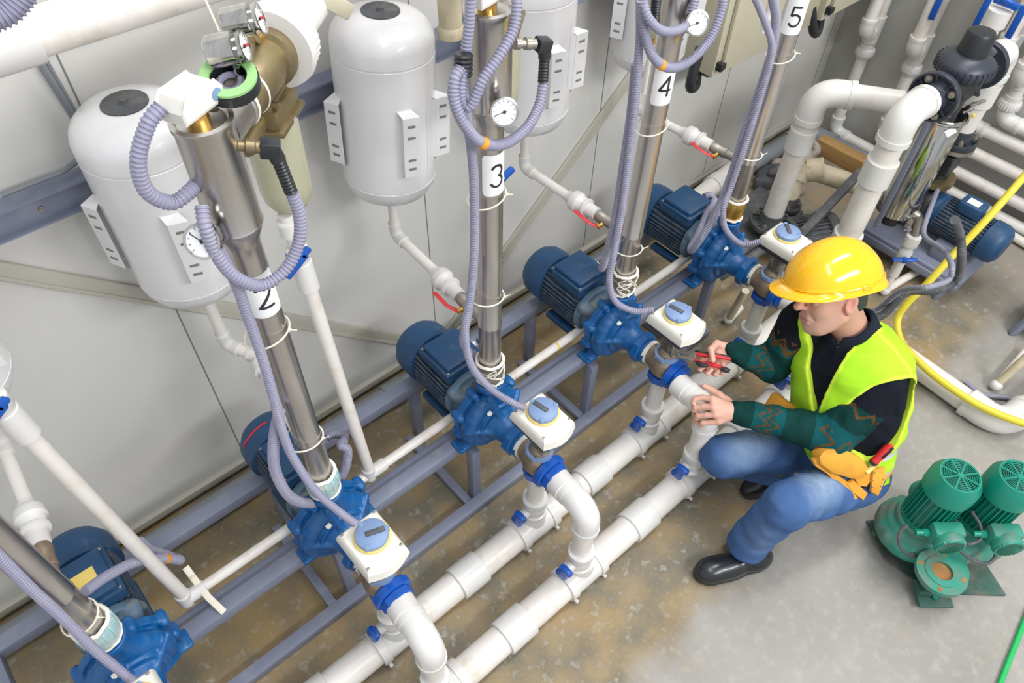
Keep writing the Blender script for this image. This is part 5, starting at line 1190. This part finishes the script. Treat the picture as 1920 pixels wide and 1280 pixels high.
# safety vest
vs = SDF((1.62, .03, .20), (2.10, .72, .86), .0042)
vs.put(torso(.022, .012), TB[0]-.03, TB[1]+.03, 0)
vs.cap(N_-UP*.035-LAT*.06, LSH+(N_-LSH)*.25, .074, .082, k=.02).cap(N_-UP*.035+LAT*.06, RSH+(N_-RSH)*.25, .074, .080, k=.02)
vs.put(f_cap(N_-UP*.10-FWD*.135, N_-UP*.25-FWD*.125-LAT*.03, .03, .02), N_-.35, N_+.2, .03)
vs.disp(noise_disp(.0035, 40, 9))
arm = [(LSH+A(.0, -.02, 0), LEL, LAT*-1), (RSH, REL, LAT)]
cuts = []
for sh, el, sd in arm:
    lf = sd[1] < 0; a0 = sh+sd*(.0 if lf else .05)-UP*(.03 if lf else .06); fn = f_cap(a0, a0+nrm(el-sh)*(.17 if lf else .12)+sd*(.10 if lf else .14), .098 if lf else .085, .105 if lf else .10); cuts.append(fn); vs.put(fn, a0-.3, a0+.3, .008, 's')
def neck(P):
    q = P-N_.astype(np.float32); u = q@UP.astype(np.float32); l = q@LAT.astype(np.float32); d = q@FWD.astype(np.float32)
    w = .068*np.clip((u+.27)/.27, 0, 1.0)
    front = np.maximum(np.abs(l-.028)-w, -d+.0)
    back = np.sqrt(l*l+(d)**2)-.070
    return np.maximum(np.minimum(front, back), -(u+.27))
vs.put(neck, N_-.4, N_+.3, 0, 's')
vs.put(lambda P: ((P-PV.astype(np.float32))@UP.astype(np.float32))+.030+.012*np.sin(P[..., 0]*40), PV-.3, PV+.3, 0, 's')
def vcol(V):
    Vf = V.astype(np.float32); c = np.tile(A(.40, .76, .025), (len(V), 1)); u = (V-PV)@UP; lft = (V-PV)@LAT; dd = (V-PV)@FWD
    e = np.minimum(np.minimum(np.abs(cuts[0](Vf)), np.abs(cuts[1](Vf))), np.abs(neck(Vf)))
    uu = u+.010*np.sin(lft*30+dd*22)
    for a0, a1 in ((.030, .070), (.120, .160)): m = (uu > a0) & (uu < a1); c[m] = A(.62, .63, .66)
    m = (e < .012); c[m] = A(.62, .86, .06)
    m = (np.abs(dd-.005) < .006) & (u > HT*.75); c[m] = A(.62, .86, .06)
    return c
obj('safety_vest', sdf_mb(vs, vcol), 'vest', worker, angle=0)
# jeans
js = SDF((1.36, .08, .0), (2.06, .68, .56), .0052)
js.ell((LHP+RHP)/2+A(.02, 0, .0), (.125, .165, .12), k=0)
js.cap(LHP, LKN+A(.01, 0, -.005), .098, .074, k=.03).cap(LKN, LAN+A(.0, 0, .03), .074, .066, k=.02).cap(RHP, RKN, .098, .078, k=.03).cap(RKN, RAN, .072, .060, k=.02)
js.cap(LAN+A(0, 0, .06), LAN+A(-.005, 0, .0), .066, .070, k=.01)
js.put(f_cyl(LAN+A(0, 0, -.06), (0, 0, 1), .2, .05), LAN-.3, LAN+.1, 0, 's')
rnd = random.Random(3)
js.disp(noise_disp(.005, 60, 5))
def jcol(V):
    c = np.tile(A(.06, .125, .285), (len(V), 1))
    def fade(p, rx, a): 
        m = np.clip(1.2-np.linalg.norm((V-p)/rx, axis=1), 0, 1)[:, None]*a; c[:] = c*(1-m)+A(.27, .37, .50)*m
    fade((LKN*.62+LHP*.38)+A(0, 0, .07), A(.13, .08, .07), .9); fade((RKN*.8+RHP*.2)+A(0, 0, .06), A(.12, .08, .08), .85)
    fade(LKN*.5+LAN*.5+A(-.05, -.02, 0), A(.05, .06, .12), .35)
    d = LKN-LAN; t = ((V-LAN)@d)/(d@d)
    return c
obj('jeans', sdf_mb(js, jcol), 'jeans', worker, angle=0)
# seam along the near trouser leg
def seam(P, lab):
    m = MB(); m.tube(catmull(P, 8), .0035, 5); return obj('seam', m, 'jeans_dark', worker)
# shoes
def shoe(heel, toe, top, name='shoe'):
    heel = A(*heel); toe = A(*toe); d = nrm(toe-heel); up = nrm(A(0, 0, 1)-d*d[2]); sd = np.cross(up, d); L = np.linalg.norm(toe-heel); ax = (d, sd, up)
    lo = np.minimum(heel, toe)-.12; hi = np.maximum(np.maximum(heel, toe), top)+.12; lo[2] = max(lo[2], -.02)
    s = SDF(lo, hi, .0045)
    s.ell(heel+d*.05+up*.040, (.058, .038, .045), ax, k=0).ell(heel+d*(L*.62)+up*.034, (.105, .047, .040), ax, k=.03).ell(toe-d*.055+up*.033, (.056, .046, .036), ax, k=.02).cap(heel+d*.055+up*.05, top, .040, .042, k=.03)
    s.put(f_box((heel+toe)/2+up*-.03, (L, .2, .03), ax, r=.001), lo, hi, 0, 's')
    o = obj(name, sdf_mb(s), 'shoe', worker, angle=0)
    q = SDF(lo, hi, .0045); q.ell(heel+d*.055+up*.012, (.058, .041, .016), ax, k=0).ell(heel+d*(L*.60)+up*.012, (.115, .050, .016), ax, k=.02).ell(toe-d*.055+up*.012, (.058, .049, .016), ax, k=.01)
    q.put(f_box((heel+toe)/2+up*-.028, (L, .2, .03), ax, r=.001), lo, hi, 0, 's'); obj('sole', sdf_mb(q), 'black', o, angle=0)
hl = at((1438, 1050), 'z', .0); to = at((1302, 1082), 'z', .0)
shoe(hl+A(.0, .0, .002), to+A(0, 0, .002), LAN+A(.0, 0, .05))
shoe(at((1478, 885), 'z', .10), at((1415, 918), 'z', .015), RAN+A(-.03, .0, .06))
# tool belt with pouches

belt = obj('tool_belt', (lambda m: m.tube([PV+UP*.035+LAT*.158*math.cos(q)*1.0+FWD*.138*math.sin(q) for q in (2*PI*k/40 for k in range(40))], .020, 8, closed=True, flat=(.25, 1)))(MB()), 'leather', worker)
def plate(px, z, w_, h_, th, nrmv, upv, name='pouch', m='leather', r=.006, parent=None, bulge=.0):
    c = at(px, 'z', z+(.075 if px[0] > 1500 else .03)); n = nrm(nrmv); u = nrm(np.array(upv, float)-n*np.dot(upv, n)); s_ = np.cross(u, n)
    mb = MB(); mb.box(c, (w_, h_, th), (s_, u, n), min(th*.45, r), seg=3)
    return obj(name, mb, m, parent or belt)
nv = nrm(A(-.42, -.72, .55)); P0 = at((1600, 885), 'z', .425)
def on_plane(px, off):
    d = RC @ np.array([(px[0]-960)/FPX, -(px[1]-640)/FPX, -1.0]); q = P0+nv*off; return C0+d*(np.dot(q-C0, nv)/np.dot(d, nv))
def patch(poly, off, th, name, m='leather'):
    V = [on_plane(p, off) for p in poly]; c = sum(V)/len(V); e = [c+(v-c)*.93 for v in V]
    mb = MB(); mb.rings([[v-nv*th for v in V], V, [v+nv*.003 for v in e]]); return obj(name, mb, m, belt, angle=50)
patch([(1524, 862), (1535, 857), (1562, 884), (1592, 905), (1608, 934), (1601, 942), (1576, 914), (1550, 887), (1528, 873)], .010, .012, 'pouch_edge')
patch([(1586, 906), (1600, 899), (1627, 925), (1619, 938), (1604, 927)], .012, .008, 'strap')
patch([(1600, 895), (1625, 878), (1641, 888), (1624, 912), (1610, 911)], .006, .03, 'side_pocket')
patch([(1545, 846), (1575, 838), (1617, 860), (1629, 879), (1621, 894), (1600, 898), (1560, 886), (1537, 869), (1537, 856)], .028, .045, 'pouch')
patch([(1633, 883), (1638, 885), (1631, 916), (1618, 914)], .004, .008, 'loop', 'navy')
fl_ = patch([(1636, 879), (1661, 876), (1659, 900), (1646, 930), (1633, 922)], .016, .008, 'flap')
for q in ((1640, 886), (1637, 899), (1636, 912), (1657, 898), (1652, 911)):
    m = MB(); m.ell(on_plane(q, .020), .0035, seg=8); obj('rivet', m, 'dullsteel', fl_)
plate((1457, 772), .40, .10, .11, .03, A(-.8, .1, .6), (.1, .1, 1), name='pouch', r=.012)
m = MB(); m.tube([at(p, 'z', .425) for p in ((1410, 772), (1425, 763), (1450, 755), (1475, 752))], .0035, 8); m.tube([at(p, 'z', .43) for p in ((1452, 745), (1450, 758), (1440, 768), (1425, 770))], .003, 8); obj('strap', m, 'black', belt)
# bracelet
d = nrm(LWR-LEL); c = at((1376, 781), 'z', .52)
q0 = LWR+d*.020; a, b, _ = frame(d)
for k in range(22):
    t = 2*PI*k/22; m_ = MB(); m_.ell(q0+(a*math.cos(t)+b*math.sin(t))*.030, .0042, seg=8); 
    if k == 0: br = MB()
    br.v, br.f, br.m = (br.add(m_.v, m_.f)).v, br.f, br.m
obj('bracelet', br, 'gold', worker)
# helmet
hm = MB(); nA = 72
def dome(az, el):
    f = math.cos(az)*math.cos(el); l = math.sin(az)*math.cos(el); u = math.sin(el)
    rf = .142 if f > 0 else .150
    k = 1+.055*math.exp(-(l/.26)**4)*max(0, u)**.6          # raised crown ridge
    sq = 1+.05*math.sin(2*az)**2*math.cos(el)
    return A(f*rf*sq, l*.116*sq, .040+u*.119*k)
rings = []
for j in range(15):
    el = PI/2*(1-(j+.35)/15.35) if j else PI/2*.985
    rings.append([dome(2*PI*k/nA, el) for k in range(nA)])
def rimr(az, k):
    b = dome(az, 0); front = max(0, math.cos(az))**2.0; back = max(0, -math.cos(az))**2; side = 1
    out = [0.002, .004, .006][min(k, 2)]+.0*side
    ext = [.0, .020, .046][min(k, 2)]*front*(1 if abs(math.sin(az)) < .95 else 0)+[0, .007, .014][min(k, 2)]*back
    dirv = nrm(A(b[0], b[1], 0)); p = b+dirv*(out+ext)
    p[2] = .040-[.004, .014, .021][min(k, 2)]+front*[0, .006, .007][min(k, 2)]-back*[0, .004, .010][min(k, 2)]
    return p
for k in range(3): rings.append([rimr(2*PI*q/nA, k) for q in range(nA)])
inner = [[p*A(.985, .982, 1)+A(0, 0, -.003) for p in r] for r in rings[::-1]]
allr = rings+[[p+A(0, 0, -.004) for p in rings[-1]]]+inner[1:]
T = lambda p: hp(p[0]+.004, p[1], p[2]+.018)
hm.rings([[T(p) for p in r] for r in allr], caps=(True, True))
helm = obj('helmet', hm, 'hat', worker, angle=60)
m = MB()
for sd in (1, -1):
    P = [T(dome(a, 0)*A(1, 1, 0)+A(0, 0, .040)+nrm(dome(a, 0)*A(1, 1, 0))*.004) for a in np.linspace(.25*sd, (PI-.2)*sd, 30)]; m.tube(P, .0022, 6)
obj('rim_bead', m, 'hat', helm)
m = MB(); c = T(dome(PI*.58, 0)+A(0, .004, -.004)); m.box(c, (.034, .006, .016), HAX, .002); 
for k in (-1, 0, 1): m.box(c+HU*.005*k+HL*.003, (.030, .003, .0025), HAX, .001)
obj('harness_clip', m, 'hat', helm)
# pliers held in the far hand
pt = thing('pliers', 'pliers with red and black handles held in the upper hand', 'pliers', Z((1300, 668, .585)))
pv = Z((1299, 668, .590)); tip = Z((1256, 661, .565)); pd = nrm(tip-pv)
m = MB(); jn = nrm(A(-.5, -.2, .8)-pd*np.dot(A(-.5, -.2, .8), pd)); js_ = np.cross(jn, pd)
for s_ in (-1, 1):
    m.rings([[pv+pd*t+js_*s_*(a0+w_*x)+jn*h_*y for x, y in ((0, -1), (1, -1), (1, 1), (0, 1))] for t, a0, w_, h_ in ((-.012, .0, .014, .007), (.0, 0, .017, .008), (.02, .001, .014, .008), (.045, .004, .010, .006), (.075, .008, .006, .004))])
m.cyl(pv-jn*.010, pv+jn*.010, .010, seg=16)
obj('jaws', m, 'dullsteel', pt)
def handle(pts, mm, r=.0085):
    m = MB(); q = catmull([Z(p) for p in pts], 8); m.tube(q, [r*(.75+.35*math.sin(PI*k/(len(q)-1))) for k in range(len(q))], 12, flat=(1, .8)); return m
obj('handle', handle([(1303, 662, .596), (1316, 665, .602), (1340, 667, .608), (1370, 673, .612)], 0), 'red', pt)
obj('handle', handle([(1303, 674, .592), (1313, 681, .594), (1335, 683, .602), (1368, 695, .610)], 0), 'red', pt)
obj('grip', handle([(1306, 678, .597), (1315, 684, .600), (1328, 685, .606)], 0, .009), 'black', pt); obj('grip', handle([(1352, 690, .612), (1368, 696, .615)], 0, .0095), 'black', pt); obj('grip', handle([(1304, 657, .600), (1318, 662, .605), (1340, 664, .611), (1368, 669, .615)], 0, .0055), 'black', pt)
# screwdriver in the pouch
st = thing('screwdriver', 'red and black screwdriver tucked in the tan tool pouch', 'screwdriver', Z((1650, 855, .50)))
a_ = on_plane((1672, 834), .055); b_ = on_plane((1636, 868), .030); d = nrm(b_-a_)
m = MB(); m.lathe(a_, d, [(0, .006), (.004, .0125), (.02, .0155), (.05, .0145), (.065, .0125), (.075, .0145), (.080, .014)], 14); obj('handle', m, 'red', st)
m = MB(); m.lathe(a_+d*.078, d, [(0, .0148), (.006, .0148), (.012, .011)], 14); m.box(a_+d*.03+A(-.006, -.010, .008), (.05, .008, .010), (d, nrm(np.cross(A(0, 0, 1), d)), np.cross(d, nrm(np.cross(A(0, 0, 1), d)))), .003); obj('grip', m, 'black', st)
obj('blade', MB().cyl(a_+d*.085, a_+d*.13, .004, seg=10), 'chrome', st)
m = MB(); m.cyl(on_plane((1656, 858), .03), on_plane((1624, 886), .030), .0065, .009, seg=12); o = obj('marker_pen', m, 'yring'); tag(o, 'yellow pencil-like rod beside the screwdriver in the pouch', 'pen')
# ================================================================== GREEN TWIN PUMP
t = thing('twin_pump', 'green twin-motor pump standing loose on floor at lower right', 'pump', (1.95, -.12, 0))
m1 = A(1.950, -.042, 0); m2 = A(2.094, -.172, 0); ud = nrm(m2-m1); vd = A(-ud[1], ud[0], 0); vd = -vd if vd[1] > 0 else vd
s = SDF((1.70, -.42, .0), (2.28, .14, .30), .006)
for c in (m1, m2):
    s.put(f_cyl(c+A(0, 0, .125), (0, 0, 1), .105, .045, .02), c-.2, c+A(.2, .2, .3), 0)
    for k in range(16):
        a = 2*PI*k/16; b = 2*PI*(k+1)/16; s.cap(c+A(.085*math.cos(a), .085*math.sin(a), .11), c+A(.085*math.cos(b), .085*math.sin(b), .11), .036+.001*k, k=.01)
mid = (m1+m2)/2
s.cap(mid+A(0, 0, .10)-vd*.15, mid+A(0, 0, .10)+vd*.16, .05, k=.02)
pc = m1+vd*.185+ud*.02
s.cap(mid+A(0, 0, .10)+vd*.1, pc+A(0, 0, .10), .05, .045, k=.02)

for c in (m1, m2): s.put(f_cyl(c+A(0, 0, .185), (0, 0, 1), .085, .018, .005), c-.1, c+A(.1, .1, .25), .01)
for k in range(7):
    a = 2*PI*k/7; s.cap(m1+A(.078*math.cos(a), .078*math.sin(a), .15), m1+A(.115*math.cos(a), .115*math.sin(a), .13), .010, k=.01)
obj('pump_body', sdf_mb(s), 'greenw', t, angle=0)
obj('port_rust', MB().cyl(pc+A(0, 0, .13), pc+A(0, 0, .158), .036, seg=28), 'rust', t)
m = MB(); m.pipe(pc+A(0, 0, .145), pc+A(0, 0, .166), .084, .034, seg=40); m.pipe(pc+A(0, 0, .165), pc+A(0, 0, .169), .056, .034, seg=40); obj('port_flange', m, 'greenw', t)
for k in range(4):
    a = 2*PI*k/4+.4; m = MB(); m.cyl(pc+A(.070*math.cos(a), .070*math.sin(a), .164), pc+A(.070*math.cos(a), .070*math.sin(a), .1668), .009, seg=12); obj('bolt_hole', m, 'rust', t)
pA, pB, pC, pD = at((1625, 975), 'z', .012), at((1660, 1048), 'z', .012), at((1755, 1112), 'z', .012), at((1690, 965), 'z', .012)
m = MB(); v = [pA, pB, pC, pC+ud*.25-vd*.0, pA+ud*.35]
m.add([p for p in v]+[p-A(0, 0, .010) for p in v], [(0, 1, 2, 3, 4), (9, 8, 7, 6, 5)]+[(k, (k+1) % 5, 5+(k+1) % 5, 5+k) for k in range(5)]); obj('base_plate', m, 'greenb', t)
m = MB(); nut(m, at((1640, 1000), 'z', .012), (0, 0, 1), .012, .012); obj('bolt', m, 'greenw', t)
e = at((1753, 1100), 'z', .06); m = MB(); m.box(e+A(0, 0, -.01), (.13, .05, .035), (ud, vd, A(0, 0, 1)), .006); m.box(e+vd*.03+A(0, 0, -.033), (.12, .06, .012), (ud, vd, A(0, 0, 1)), .003); obj('foot', m, 'greenb', t)
m = MB(); nut(m, e+vd*.028+A(0, 0, -.026), (0, 0, 1), .010, .01); obj('bolt', m, 'green', t)
for c, nm in ((m1, 0), (m2, 1)):
    h = obj('motor', MB().cyl(c+A(0, 0, .195), c+A(0, 0, .23), .05, seg=24), 'green', t)
    motor_parts(h, c+A(0, 0, .215), (0, 0, 1), .078, .27, 'green', 'green', grille=True, nf=30, cover=.34, fin=.16)
    bc = c+vd*.098+A(0, 0, .275)+ud*.01; m = MB(); m.box(bc, (.105, .055, .075), (ud, vd, A(0, 0, 1)), .012)
    m.lathe(bc+vd*.02, vd, [(0, .047), (.022, .050), (.030, .048), (.036, .04)], 28); tb = obj('terminal_box', m, 'greenw', h)
    m = MB(); m.lathe(bc+vd*.05, vd, [(0, .047), (.006, .046)], 28); obj('box_lid', m, 'green', tb)
    for q in (.8, 2.4, 4.0, 5.5):
        bb = MB(); bolt(bb, bc+vd*.045+ud*.044*math.cos(q)+A(0, 0, .044*math.sin(q)), vd, .005, .008); obj('screw', bb, 'dullsteel', tb)
    m = MB(); nut(m, bc-ud*.055, -ud, .014, .02); m.cyl(bc-ud*.075, bc-ud*.10, .011, seg=10); obj('cable_gland', m, 'green', tb)
for pts in (((1702, 985, .27), (1688, 995, .24), (1686, 1020, .19), (1700, 1036, .17), (1722, 1042, .13)), ((1822, 958, .30), (1838, 985, .28), (1838, 1010, .26), (1815, 1020, .25), (1800, 1010, .24), (1800, 1030, .22), (1825, 1050, .20), (1855, 1055, .2), (1870, 1030, .22), (1860, 1000, .25), (1845, 985, .27))):
    m = MB(); m.tube(catmull([Z(p) for p in pts], 8), .006, 8); obj('cable', m, 'greyd', t)
m = MB(); P = [Z(p) for p in ((1935, 1130, .008), (1915, 1180, .008), (1895, 1230, .008), (1872, 1290, .008))]; m.tube(catmull(P, 8), .0095, 12, flat=(1, .8)); o = obj('garden_hose', m, 'ghose'); tag(o, 'bright green hose on floor in the bottom right corner', 'hose')
# ================================================================== LIGHT
wd = bpy.data.worlds.new('world'); S.world = wd; wd.use_nodes = True
bg = wd.node_tree.nodes['Background']; bg.inputs[0].default_value = (.93, .96, 1, 1); bg.inputs[1].default_value = .74
def area(name, loc, tgt, sx, sy, e, col=(1, 1, 1)):
    l = bpy.data.lights.new(name, 'AREA'); l.shape = 'RECTANGLE'; l.size = sx; l.size_y = sy; l.energy = e; l.color = col
    o = bpy.data.objects.new(name, l); COL.objects.link(o); o.location = loc
    o.rotation_euler = (Vector(tgt)-Vector(loc)).to_track_quat('-Z', 'Y').to_euler(); return o
area('area_lamp', (3.4, .4, 5.6), (2.6, .5, 0), .6, 3.0, 105)
area('area_lamp', (.4, .0, 5.6), (.9, .9, 0), .6, 3.0, 55)
area('area_lamp', (1.8, -2.9, 3.9), (1.6, 1.6, 1.0), 3.0, .6, 150)  # unseen fill lamp added from the open side to brighten the back wall
S.view_settings.view_transform = 'Standard'; S.view_settings.look = 'None'; S.view_settings.gamma = 1; S.view_settings.use_curve_mapping = False
S.view_settings.exposure = .15
